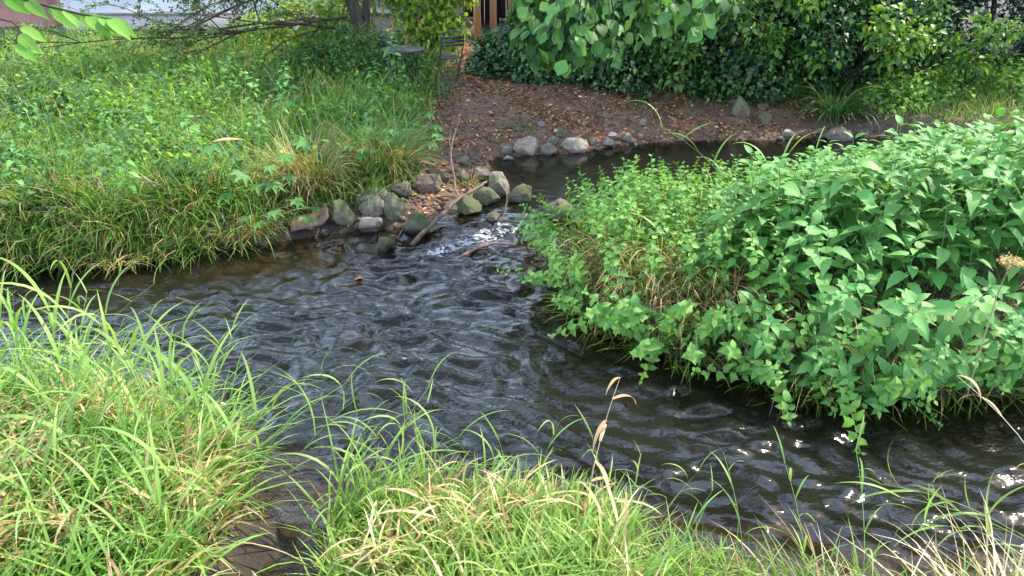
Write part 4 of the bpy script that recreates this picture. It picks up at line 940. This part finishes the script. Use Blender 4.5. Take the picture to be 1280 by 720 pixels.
rg = np.random.default_rng(5)
for k in range(8):
    m = MB(); h0 = rg.uniform(.55, 1.7); twigs(m, np.array([-.1-.2*h0*.6, -.02, h0]), np.array([-1, rg.uniform(-.75, .25), rg.uniform(-.12, .12)]), rg.uniform(1.6, 3.0), .024, 3, rg); m.obj('branch', M_BARK, e)
lv = np.array(lv); ld = np.array(ld); 
m = MB(); scatter(m, T_SMALL, lv, orient(ld, R.normal(0, .5, len(lv))), R.uniform(.03, .055, len(lv)), tints(len(lv), [(.035, .08, .02), (.06, .13, .03), (.14, .24, .04)]))
tag(m.obj('twig_leaves', M_CROWN, e), kind='stuff')
m = MB(); crown(m, [(-.9, .2, 4.4, 1.0), (.6, .6, 4.7, 1.1)], 2400, T_SMALL, (.07, .12), G_LUSH); tag(m.obj('crown', M_CROWN, e), kind='stuff')
m = MB(); crown(m, [(-.9, -.2, 1.9, .6, .4, .5), (.3, .2, 2.0, .5, .4, .5), (-2.0, -.2, 1.8, .7, .4, .4), (-3.3, -.1, 1.9, .7, .4, .3)], 2600, T_SMALL, (.05, .09), YEL+[(.1, .2, .03)]); tag(m.obj('low_foliage', M_CROWN, e), kind='stuff')
m = MB(); crown(m, [(-1.2, -.6, 1.35, .7, .5, .3), (-2.3, -.8, 1.3, .8, .5, .28), (-3.4, -.8, 1.35, .8, .5, .25), (-.5, -.4, 1.5, .5, .4, .35), (-4.4, -.6, 1.5, .6, .4, .2)], 1900, T_SMALL, (.04, .075), [(.05, .12, .02), (.1, .2, .03), (.03, .07, .015)], shell=(.1, 1.1)); tag(m.obj('drooping_foliage', M_CROWN, e), kind='stuff')

def shrub(name, base, lobes, n, T, size, pal, mat, label, cat='shrub', stems=5, shell=(.45, 1.05), wts=None, h=1.0):
    e = empty(name, base, label=label, cat=cat); b = np.array(base)
    m = MB()
    for l in lobes[:stems]: limb(m, [(0, 0, -.1), np.array(l[:3])*.5-np.array(b)*.5+np.array([0, 0, .1]), np.array(l[:3])-b], .03*h, .008*h, 9, 6)
    m.obj('stems', M_BARK, e)
    m = MB(); crown(m, lobes, n, T, size, pal, shell, wts=wts)
    o = m.obj('foliage', mat, e); o.location = -b; tag(o, kind='stuff'); return e
Zg = lambda x, y: float(gz(x, y))
shrub('sunlit_shrub', (-1.4, 13.1, Zg(-1.4, 13.1)), [(-1.5, 13.1, 1.3, .55, .4, .75), (-.9, 13.3, 1.7, .5), (-1.9, 13.4, 1.9, .6), (-1.0, 12.9, .95, .3)], 5200, T_OVAL, (.07, .12), YEL+[(.12, .24, .04)], M_CROWN, 'bright yellow green backlit shrub behind the garden table')
shrub('sunlit_shrub', (-3.6, 13.3, Zg(-3.6, 13.3)), [(-3.3, 13.3, 1.0, .7, .4, .5), (-4.2, 13.4, .8, .6, .4, .35), (-2.7, 13.2, 1.1, .5)], 4500, T_OVAL, (.05, .09), YEL+[(.16, .28, .05)], M_CROWN, 'low yellow green sunlit shrub left of the tree trunk under the low branches')
shrub('dark_shrub', (-2.2, 11.2, Zg(-2.2, 11.2)), [(-2.2, 11.3, .75, .75, .5, .42), (-1.55, 11.1, .6, .45, .4, .35), (-2.9, 11.4, .65, .5, .4, .3)], 6500, T_OVAL, (.04, .07), [(.03, .08, .02), (.045, .11, .025), (.07, .15, .03)], M_LEAF, 'dark green shrub at the foot of the spreading tree')
for k, (px, py, lab, pal) in enumerate([(55, 150, 'dark bramble clump at the left edge of the far bank', 0), (150, 165, 'bright green bramble clump in the middle of the far left bank', 1), (15, 225, 'low dark bramble clump at the left edge above the hanging grass', 0),
        (330, 130, 'dark bramble clump below the low tree branches', 0), (245, 118, 'yellow green weed clump in front of the low branches', 1), (120, 105, 'pale green weed clump before the white house wall', 1), (60, 280, 'dark green weed clump near the far left waterline', 0), (235, 250, 'green weed clump left of the big lobed leaf plant', 0), (420, 160, 'weed clump behind the green tussock', 1)]):
    q = np.array(on(px, py)); r = R.uniform(.3, .42)*(q[1]/8)
    lb = [(q[0], q[1], q[2]+.12, r, r*.8, r*R.uniform(.6, .9)), (q[0]+r*.8, q[1]+.1, q[2]+.1, r*.7, r*.6, r*.5), (q[0]-r*.7, q[1]-.1, q[2]+.1, r*.6, r*.5, r*.55)]
    shrub('bramble_clump' if pal == 0 else 'weed_clump', tuple(q), lb, 900, T_OVAL, (.04, .085), [(.035, .1, .02), (.06, .15, .03), (.025, .07, .018)] if pal == 0 else [(.13, .27, .03), (.2, .36, .04), (.08, .19, .025)], M_LEAF, lab, 'ground plants', stems=3, h=.25)
# tall weeds in front of the table
WEED = []
for k, (px, py, h) in enumerate([(497, 128, .95), (512, 125, .8), (485, 122, 1.05), (528, 122, .62), (506, 132, .6)]):
    e = upright_plant('tall_weed', 1.0, 10, .12, ME_MINT, bend=.2, seed=80+k, first=.12, droop=.5, stemr=.006, stemc=(.12, .2, .08)); q = on(px, py, .4); e.location = q; e.scale = (h, h, h)
    if k in (0, 1, 2):
        m = MB(); n = 60; t = R.random(n); p = np.column_stack([R.normal(0, .012, n), R.normal(0, .012, n), .86+.28*t]); scatter(m, T_SMALL, p, orient(R.normal(0, 1, (n, 3))), np.full(n, .03), tints(n, [(.34, .2, .1), (.25, .13, .07)])); m.obj('seed_head', M_DEAD, e)
    tag(e, ['tall weed with a rusty seed head in front of the table edge', 'weed with a rusty seed head in front of the table legs', 'tallest weed with a seed head left of the table', 'short leafy weed in front of the folding chair legs', 'short leafy weed at the front of the weed clump by the table'][k], 'weed')

# ivy
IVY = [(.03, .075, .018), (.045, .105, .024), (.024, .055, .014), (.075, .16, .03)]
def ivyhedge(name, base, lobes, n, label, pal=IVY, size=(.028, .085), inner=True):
    e = empty(name, base, label=label, cat='ivy'); b = np.array(base); big = lobes; lobes = list(lobes)
    for l in big:
        for _ in range(9):
            d = R.normal(size=3); d[1] = -abs(d[1]); d /= np.linalg.norm(d); r = R.uniform(.2, .42); lobes.append((l[0]+d[0]*l[3], l[1]+d[1]*l[4], max(l[2]+d[2]*l[5], .5), r, r, r*R.uniform(.8, 1.5)))
    m = MB(); crown(m, lobes, n, T_IVY, size, pal, (.86, 1.06), droop=-.5); o = m.obj('foliage', M_IVY, e); o.location = -b; tag(o, kind='stuff')
    m = MB(); crown(m, lobes, n//28, T_OVAL, (.05, .09), [(.14, .28, .04), (.2, .36, .05), (.09, .19, .03)], (1.0, 1.12), droop=-.8); o = m.obj('new_growth', M_CROWN, e); o.location = -b; tag(o, kind='stuff')
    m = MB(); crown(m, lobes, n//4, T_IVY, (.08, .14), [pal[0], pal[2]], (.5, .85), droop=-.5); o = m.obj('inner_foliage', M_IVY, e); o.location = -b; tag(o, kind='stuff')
    m = MB()
    for l in big: limb(m, [(l[0]-b[0], l[1]-b[1], -.1), (l[0]-b[0]+.1, l[1]-b[1], .5*l[2]), (l[0]-b[0], l[1]-b[1], l[2])], .05, .03, 8, 6)
    m.obj('stems', M_BARK, e); return e
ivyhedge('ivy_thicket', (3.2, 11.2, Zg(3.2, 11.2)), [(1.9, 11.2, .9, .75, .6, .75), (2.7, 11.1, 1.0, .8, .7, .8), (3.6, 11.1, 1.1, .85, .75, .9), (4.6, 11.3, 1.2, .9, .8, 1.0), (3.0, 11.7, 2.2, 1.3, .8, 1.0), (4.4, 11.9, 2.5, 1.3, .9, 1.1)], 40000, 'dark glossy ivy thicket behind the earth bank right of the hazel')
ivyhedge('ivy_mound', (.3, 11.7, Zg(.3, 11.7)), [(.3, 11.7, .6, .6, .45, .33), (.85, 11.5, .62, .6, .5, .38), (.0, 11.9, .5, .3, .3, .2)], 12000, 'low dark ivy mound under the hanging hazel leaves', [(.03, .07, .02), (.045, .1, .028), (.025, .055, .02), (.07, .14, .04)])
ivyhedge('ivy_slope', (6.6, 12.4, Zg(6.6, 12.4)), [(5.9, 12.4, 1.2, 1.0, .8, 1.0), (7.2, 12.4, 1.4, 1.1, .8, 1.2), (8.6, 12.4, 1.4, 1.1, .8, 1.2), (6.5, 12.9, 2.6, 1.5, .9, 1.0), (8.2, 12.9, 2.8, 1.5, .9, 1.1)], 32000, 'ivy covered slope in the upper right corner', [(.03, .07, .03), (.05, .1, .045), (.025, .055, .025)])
shrub('leafy_shrub', (4.9, 10.9, Zg(4.9, 10.9)), [(4.7, 11.0, 2.1, .7, .5, .6), (5.2, 10.8, 1.6, .35, .3, .8), (5.5, 10.9, 2.1, .5)], 1500, T_LONG, (.09, .15), [(.16, .3, .05), (.1, .2, .04), (.25, .38, .07)], M_CROWN, 'light green leafy shrub hanging over the ivy at the right')
shrub('leafy_shrub', (1.9, 10.7, Zg(1.9, 10.7)), [(1.9, 10.7, 1.3, .7, .4, .6), (2.5, 10.8, 1.9, .6, .4, .5)], 1300, T_OVAL, (.07, .11), [(.05, .12, .03), (.08, .18, .04)], M_CROWN, 'round leaved shrub in front of the ivy right of the hazel')

for k, (px, py, y, rx, rz_, n_, pal, lab) in enumerate([(930, 20, 10.0, .55, .4, 520, 0, 'loose leafy branches overhanging the ivy right of the hazel'), (1010, 45, 10.2, .5, .3, 380, 1, 'light green shoots hanging in front of the ivy above the sedge'),
        (1090, 25, 10.0, .5, .45, 520, 1, 'sunlit leafy branches hanging over the ivy at the upper right'), (1180, 30, 10.6, .7, .4, 650, 0, 'leafy branches overhanging the ivy slope'), (860, 60, 10.3, .4, .35, 300, 0, 'round leaved shoots growing out of the ivy beside the hazel'), (1245, 60, 10.4, .45, .3, 350, 1, 'light leafy shrub top in the upper right corner')]):
    c_ = PD(px, py, y); b_ = (c_[0], 10.9, Zg(min(c_[0], 8.9), 10.9)); g1 = [(.12, .26, .04), (.19, .35, .05), (.07, .16, .03)] if pal else [(.07, .17, .03), (.045, .11, .025), (.11, .23, .04)]
    lb = [(c_[0]+R.normal(0, rx*.6), y+R.normal(0, .15), c_[2]+R.normal(0, rz_*.6), rx*.55, .22, rz_*.6) for _ in range(5)]
    shrub('overhanging_shrub', b_, lb, n_, T_OVAL if pal else T_SMALL, (.06, .12), g1, M_CROWN, lab, 'shrub', stems=5, shell=(.2, 1.1), h=.5)
for k, (px, py, lab) in enumerate([(1150, 128, 'low weed clump between the sedge and the grassy slope'), (1195, 112, 'pale green weed clump on the grassy slope'), (1245, 95, 'tallest weed clump on the grassy slope at the right'), (1268, 122, 'weed clump on the slope directly above the nettles'), (1115, 138, 'small weed clump right of the sedge tussock')]):
    q = np.array(on(px, py)); r = R.uniform(.3, .45); shrub('weed_clump', tuple(q), [(q[0], q[1], q[2]+.15, r, r*.7, r*.8), (q[0]+r, q[1]+.2, q[2]+.1, r*.7, r*.6, r*.5)], 650, T_OVAL, (.05, .1), [(.13, .27, .04), (.08, .19, .03), (.2, .36, .05)], M_LEAF, lab, 'ground plants', stems=2, h=.25)
# hazel with hanging branches, its leaves are parts
hb = np.array([1.2, 11.7, Zg(1.2, 11.7)])
e = empty('hazel_tree', hb, label='hazel tree whose big round leaves hang into the top middle of the view', cat='tree')
m = MB(); limb(m, [(0, 0, -.1), (.05, -.1, 1.4), (-.1, -.4, 3), (-.2, -.8, 4.4)], .1, .05, 12, 8); m.obj('trunk', M_BARK, e)
rg = np.random.default_rng(12); nleaf = 0
hang = [(658, 8, 6.2), (672, 30, 6.1), (690, 18, 6.3), (705, 45, 6.0), (722, 55, 6.0), (712, 74, 5.8), (735, 20, 6.3), (745, 40, 6.2), (680, 55, 6.3), (660, 50, 6.4), (655, 20, 6.6), (672, 60, 6.2),
        (700, 5, 6.0), (730, 5, 6.2), (765, 62, 5.8), (775, 68, 5.8), (790, 45, 6.2), (800, 28, 6.0), (825, 5, 5.6), (845, 12, 5.5), (862, 20, 5.5), (875, 8, 5.6), (885, 30, 5.4), (870, 38, 5.4), (838, 28, 5.7), (664, 35, 6.5), (860, 3, 5.3), (810, 50, 6.1), (650, 5, 6.8), (690, 34, 5.9), (725, 32, 6.1), (752, 10, 6.3)]
for i, (px, py, y) in enumerate(hang):
    tipw = PD(px, py, y); top = tipw + np.array([rg.uniform(-.15, .25), rg.uniform(.3, .8), rg.uniform(.8, 1.4)])
    root = np.array([hb[0]-.1, hb[1]-.6, 4.4]) if i % 2 else np.array([hb[0]-.05, hb[1]-.3, 3.6])
    pts = spline([root-hb, (root*.5+top*.5)+np.array([0, 0, .6])-hb, top-hb, tipw-hb], 22)
    m = MB(); m.tube(pts, np.linspace(.018, .0025, 22), 5, cap=False); m.obj('branch', M_BARK, e)
    for k in range(9 if nleaf < 290 else 0):
        j = 21-int(k*.8); p = pts[j]+rg.normal(0, .03, 3); a = rg.uniform(0, 2*PI)
        if (p+hb)[2] > PD(700, -25, y)[2]: continue
        dd = np.array([math.cos(a)*.8, math.sin(a)*.6-.2, -rg.uniform(.3, 1.1)])
        leaf(ME_ROUND[rg.integers(3)], e, p, dd, rg.uniform(.08, .12), rg.normal(0, .5), (0, -.5, .8)); nleaf += 1
m = MB()
for lx, ly, yy, rx, ry, rz_, n_ in ((700, 15, 6.6, .42, .3, .36, 330), (678, 38, 6.7, .24, .25, .28, 120), (725, 30, 6.5, .25, .25, .3, 110), (850, -10, 5.9, .45, .25, .2, 120)):
    c_ = PD(lx, ly, yy)-hb; crown(m, [(c_[0], c_[1], c_[2], rx, ry, rz_)], n_, T_ROUND[1], (.075, .115), [(.05, .14, .03), (.035, .1, .025), (.08, .19, .04)], droop=-1.1)
tag(m.obj('hanging_foliage', M_LEAF, e), kind='stuff')
m = MB(); crown(m, [(.6, -1.4, 4.4, 1.3), (1.2, -.4, 4.4, 1.3), (0, .8, 4.8, 1.4)], 6500, T_ROUND[0], (.09, .14), [(.09, .2, .04), (.06, .15, .035)]); tag(m.obj('crown', M_CROWN, e), kind='stuff')

# trees behind, closing the view and shading the far bank
def tree(name, x, y, h, lobes, n, pal, label, size=(.1, .18), tr=.14, T=T_SMALL):
    z = Zg(min(x, 8.9), min(y, 16.9)); e = empty(name, (x, y, z), label=label, cat='tree')
    m = MB(); limb(m, [(0, 0, -.2), (.1, 0, h*.3), (-.1, .1, h*.6), (0, 0, h*.9)], tr, tr*.3, 14, 9); m.obj('trunk', M_BARK, e)
    for l in lobes: m = MB(); limb(m, [(0, 0, h*.3), (l[0]*.5, l[1]*.5, (h*.3+l[2])*.5+.3), l[:3]], tr*.4, .02, 9, 6); m.obj('limb', M_BARK, e)
    m = MB(); crown(m, lobes, n, T, size, pal, (.35, 1.05)); o = m.obj('crown', M_CROWN, e); tag(o, kind='stuff'); return e
TREES = [
 (3.4, 13.2, 7, [(0, -.8, 4.6, 1.7), (1.4, 0, 5.2, 1.6), (-1.4, -.6, 5.4, 1.5), (0, .6, 6.4, 1.7), (-.2, -2.2, 4.6, 1.3)], 11000, G_LUSH, 'leafy tree rising behind the ivy thicket'),
 (6.2, 14.2, 8, [(0, -1.2, 5, 1.8), (1.8, 0, 5, 1.8), (-1.5, -.8, 4.4, 1.5), (0, 0, 7, 1.9)], 10000, G_LUSH, 'leafy tree behind the ivy slope at the right'),
 (9.6, 14.5, 8, [(0, -1, 4.6, 1.9), (1.6, 0, 5.6, 1.8), (-1.6, -.3, 6, 1.7)], 8000, G_LUSH, 'leafy tree at the far right behind the ivy slope'),
 (1.2, 18.5, 5, [(0, 0, 3.4, 1.4), (1.4, 0, 3.2, 1.3), (-1.0, 0, 3.4, 1.2), (1, -.5, 2.0, 1.1)], 7000, G_LUSH+YEL, 'sunlit tree behind the timber shelter'),
 (4.0, 18.5, 6, [(0, 0, 3, 1.8), (1.8, 0, 3.6, 1.6), (-1.2, 0, 2.4, 1.2), (0, 0, 4.6, 1.6)], 8000, YEL+G_LUSH, 'sunlit tree seen through the gaps right of the hazel'),
]
for t in TREES: tree('leafy_tree', *t)

# young tree at the left, outside the frame, with a leaf spray entering top left
yb = np.array([-2.35, 1.9, Zg(-2.35, 1.9)])
e = empty('young_cherry_tree', yb, label='young tree whose bright pointed leaves reach into the top left corner', cat='tree')
m = MB(); limb(m, [(0, 0, -.1), (.03, 0, 1.2), (-.02, .05, 2.6), (.05, .05, 3.4)], .035, .012, 12, 8); m.obj('trunk', M_BARK, e)
tgt = PD(140, 24, 2.05)-yb; mid = PD(50, 5, 2.05)-yb
pts = spline([(0, .03, 2.1), (np.array([0, .03, 2.1])+mid)*.5+np.array([0, 0, .1]), mid, tgt], 26); m = MB(); m.tube(pts, np.linspace(.008, .0015, 26), 6, cap=False); m.obj('branch', M_BARK, e)
rg = np.random.default_rng(3)
for k, j in enumerate(range(8, 26)):
    s = 1 if k % 2 else -1; d = pts[min(j+1, 25)]-pts[j-1]; d /= np.linalg.norm(d)
    leaf(ME_YOUNG, e, pts[j], d*.7+np.array([.1, -.1, -.25-.25*(s > 0)])+np.array([0, s*.35, 0]), rg.uniform(.06, .088), rg.normal(0, .35), (0, -.75, .7))
pts = spline([(0, .03, 1.9), PD(-30, 20, 2.3)-yb, PD(20, 55, 2.3)-yb], 12); m = MB(); m.tube(pts, np.linspace(.006, .0015, 12), 6, cap=False); m.obj('branch', M_BARK, e)
for j in (8, 9, 10, 11): leaf(ME_YOUNG, e, pts[j], (.7, (-1)**j*.4, -.4), .075, 0, (0, -.75, .7))

# ------------------------------------------------------------------ house, shelter, furniture
e = empty('white_house', (-5, 15.2, .5), label='white rendered house wall with a grey pink plinth behind the far left bank', cat='house')
m = MB(); m.box((.35, .25, 1.85), (7.4, .5, 2.8)); m.obj('wall', M_WHITE, e, False)
m = MB(); m.box((.35, .2, .0), (7.44, .5, .86)); m.obj('plinth', M_PLINTH, e, False)
m = MB(); m.box((.35, .19, .445), (7.5, .56, .03)); m.obj('ledge', M_CONC, e, False)
m = MB(); m.box((.35, 2.4, 4.05), (7.9, 5, .14), Euler((.35, 0, 0)).to_matrix()); m.obj('roof', M_RUST, e, False)
e = empty('pink_house', (-10.2, 15.6, .5), label='pink rendered building at the top left corner', cat='house')
m = MB(); m.box((-.2, .3, 1.4), (3, .6, 3.6)); m.obj('wall', M_PINK, e, False)
m = MB(); m.box((-.2, -.06, .72), (3.02, .12, .07)); m.obj('ledge', M_PINK, e, False)
m = MB(); m.box((-.2, -.02, 1.6), (1.0, .06, 1.1)); w_ = m.obj('window', M_METAL, e, False)

sx, sy = PD(597, 48, 15)[0], 15.0; zb = Zg(sx, sy)
e = empty('timber_shelter', (sx, sy, zb), label='open timber shelter with pale posts and a dark interior behind the chairs', cat='shelter')
for dx, dy in ((0, 0), (.28, .6), (.62, 1.1), (-1.15, .2)):
    m = MB(); m.box((dx, dy, 1.2), (.13, .13, 2.5)); o = m.obj('post', M_TIMBER, e, False)
m = MB(); m.box((-.2, .6, 2.52), (3.2, .14, .16)); m.obj('beam', M_TIMBER, e, False)
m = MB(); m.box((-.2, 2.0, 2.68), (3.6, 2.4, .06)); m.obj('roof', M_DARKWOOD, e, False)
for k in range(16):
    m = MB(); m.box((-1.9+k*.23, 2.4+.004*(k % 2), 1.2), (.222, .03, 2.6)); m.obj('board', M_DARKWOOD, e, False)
m = MB(); m.box((-.62, .35, .16), (1.1, .35, .5)); o = m.obj('concrete_trough', M_CONC, None, False); o.location = (sx, sy, zb); tag(o, 'low concrete trough behind the left timber post', 'trough')

def tubeobj(name, parent, lst, r=.009, mat=None):
    m = MB()
    for pts in lst: m.tube(spline(pts, max(8, 5*len(pts))), r, 7)
    return m.obj(name, mat or M_METAL, parent)
def folding_chair(loc, rz, label, group=None):
    e = empty('folding_chair', loc, rz, label, 'chair', group); W = .19
    # long frame: front foot up to backrest hoop (front is -y)
    tubeobj('back_frame', e, [[(-W, -.22, .01), (-W, 0, .36), (-W, .13, .62), (-W, .17, .8), (-W*.6, .185, .865), (0, .19, .875), (W*.6, .185, .865), (W, .17, .8), (W, .13, .62), (W, 0, .36), (W, -.22, .01)]])
    tubeobj('leg', e, [[(-W+.02, .25, .01), (-W+.02, 0, .25), (-W+.02, -.2, .44)]]); tubeobj('leg', e, [[(W-.02, .25, .01), (W-.02, 0, .25), (W-.02, -.2, .44)]])
    tubeobj('stretcher', e, [[(-W, -.2, .05), (0, -.2, .05), (W, -.2, .05)]], .007); tubeobj('stretcher', e, [[(-W+.02, .2, .06), (0, .2, .06), (W-.02, .2, .06)]], .007)
    m = MB()
    for k in range(6): m.box((0, -.2+k*.066, .452), (2*W-.03, .056, .012))
    m.obj('seat', M_METAL, e, False)
    m = MB()
    for k in range(3): m.box((0, .148+k*.014, .66+k*.06), (2*W-.01, .008, .035))
    m.obj('backrest', M_METAL, e, False); return e
q = on(563, 107, .4); folding_chair(q, math.radians(205), 'dark metal folding chair standing on the earth to the right of the table').scale = (.84,)*3
c2 = (-1.62, 11.1, float(gz(-1.62, 11.1))); ch = folding_chair(c2, math.radians(150), 'dark metal folding chair half hidden behind the table'); ch.scale = (.84,)*3
t0 = (-1.42, 10.5, float(gz(-1.42, 10.5))); e = empty('bistro_table', t0, math.radians(20), 'small round dark metal folding table beside the chair under the tree', 'table')
m = MB(); n = 40; a = np.arange(n)/n*2*PI
for rr, z in ((.34, .715), (.33, .7)): pass
ring = lambda r, z: np.column_stack([np.cos(a)*r, np.sin(a)*r, np.full(n, z)])
Vt = np.concatenate([[(0, 0, .718)], ring(.335, .718), ring(.345, .705), ring(.335, .695), [(0, 0, .695)]]); Ft3 = []; Ft4 = []
for i in range(n):
    j = (i+1) % n; Ft3.append([0, 1+i, 1+j]); Ft3.append([1+3*n, 1+2*n+j, 1+2*n+i])
    for b in (0, 1): Ft4.append([1+b*n+i, 1+(b+1)*n+i, 1+(b+1)*n+j, 1+b*n+j])
e.scale = (.84,)*3; m.add(Vt, Ft3); m.F4.append(np.array(Ft4)); m.obj('tabletop', M_METAL, e)
for s in (-1, 1):
    tubeobj('leg', e, [[(s*.2, -.25, .01), (s*.2, 0, .36), (s*.2, .25, .69)]]); tubeobj('leg', e, [[(s*.17, .25, .01), (s*.17, 0, .36), (s*.17, -.25, .69)]])
tubeobj('stretcher', e, [[(-.2, -.22, .06), (0, -.22, .06), (.2, -.22, .06)]], .007)

# ------------------------------------------------------------------ small things
q = PD(285, 174, 3.4); m = MB(); T = leaf_t(8, .3, .5, .3, .12); m.add((T[0]-np.array([0, .5, 0]))*.145, T[1], (.9, .85, .6), T[2]); o = m.obj('falling_leaf', M_DEAD)
o.location = q; o.rotation_euler = (.1, -.5, math.radians(-72)); tag(o, 'narrow pale yellow leaf falling through the air above the far left bank', 'leaf')
# dried flower head at the right edge
q = P(1262, 333, 1.05); e = empty('dried_flower_head', (q[0]+.05, q[1]+.1, .3), label='tan dried flower head standing in the nettles at the right edge', cat='flower head'); b = np.array(e.location)
m = MB(); m.tube(spline([(0, 0, 0), (0, 0, .5), q-b], 8), .003, 5, (.3, .25, .12)); m.obj('stem', M_STEM, e)
m = MB(); n = 260
for k in range(14):
    a = k*2.4; rr = .012*math.sqrt(k+1)*1.15; tp = q-b+np.array([math.cos(a)*rr, math.sin(a)*rr, .035-.3*rr]); m.tube([q-b-np.array([0, 0, .03]), (q-b+tp)*.5, tp], .0012, 4, (.4, .3, .14), cap=False)
    p = tp+R.normal(0, .006, (18, 3)); scatter(m, T_SMALL, p, orient(R.normal(0, 1, (18, 3))), np.full(18, .012), tints(18, [(.5, .34, .14), (.4, .24, .1)]))
m.obj('seed_cluster', M_DEAD, e)
# two submerged autumn leaves
for px, py, lab in ((448, 347, 'orange brown leaf drifting at the edge of the shallow water'), (604, 303, 'rust red leaf caught on the snagged branch')):
    q = P(px, py, .025 if px < 500 else .1); m = MB(); m.add((T_OVAL[0]-np.array([0, .5, 0]))*.07, T_OVAL[1], (.42, .13, .05), T_OVAL[2]); o = m.obj('autumn_leaf', M_DEAD); o.location = q; o.rotation_euler = (.1, .1, px); tag(o, lab, 'leaf')
print('objects', len(bpy.data.objects))
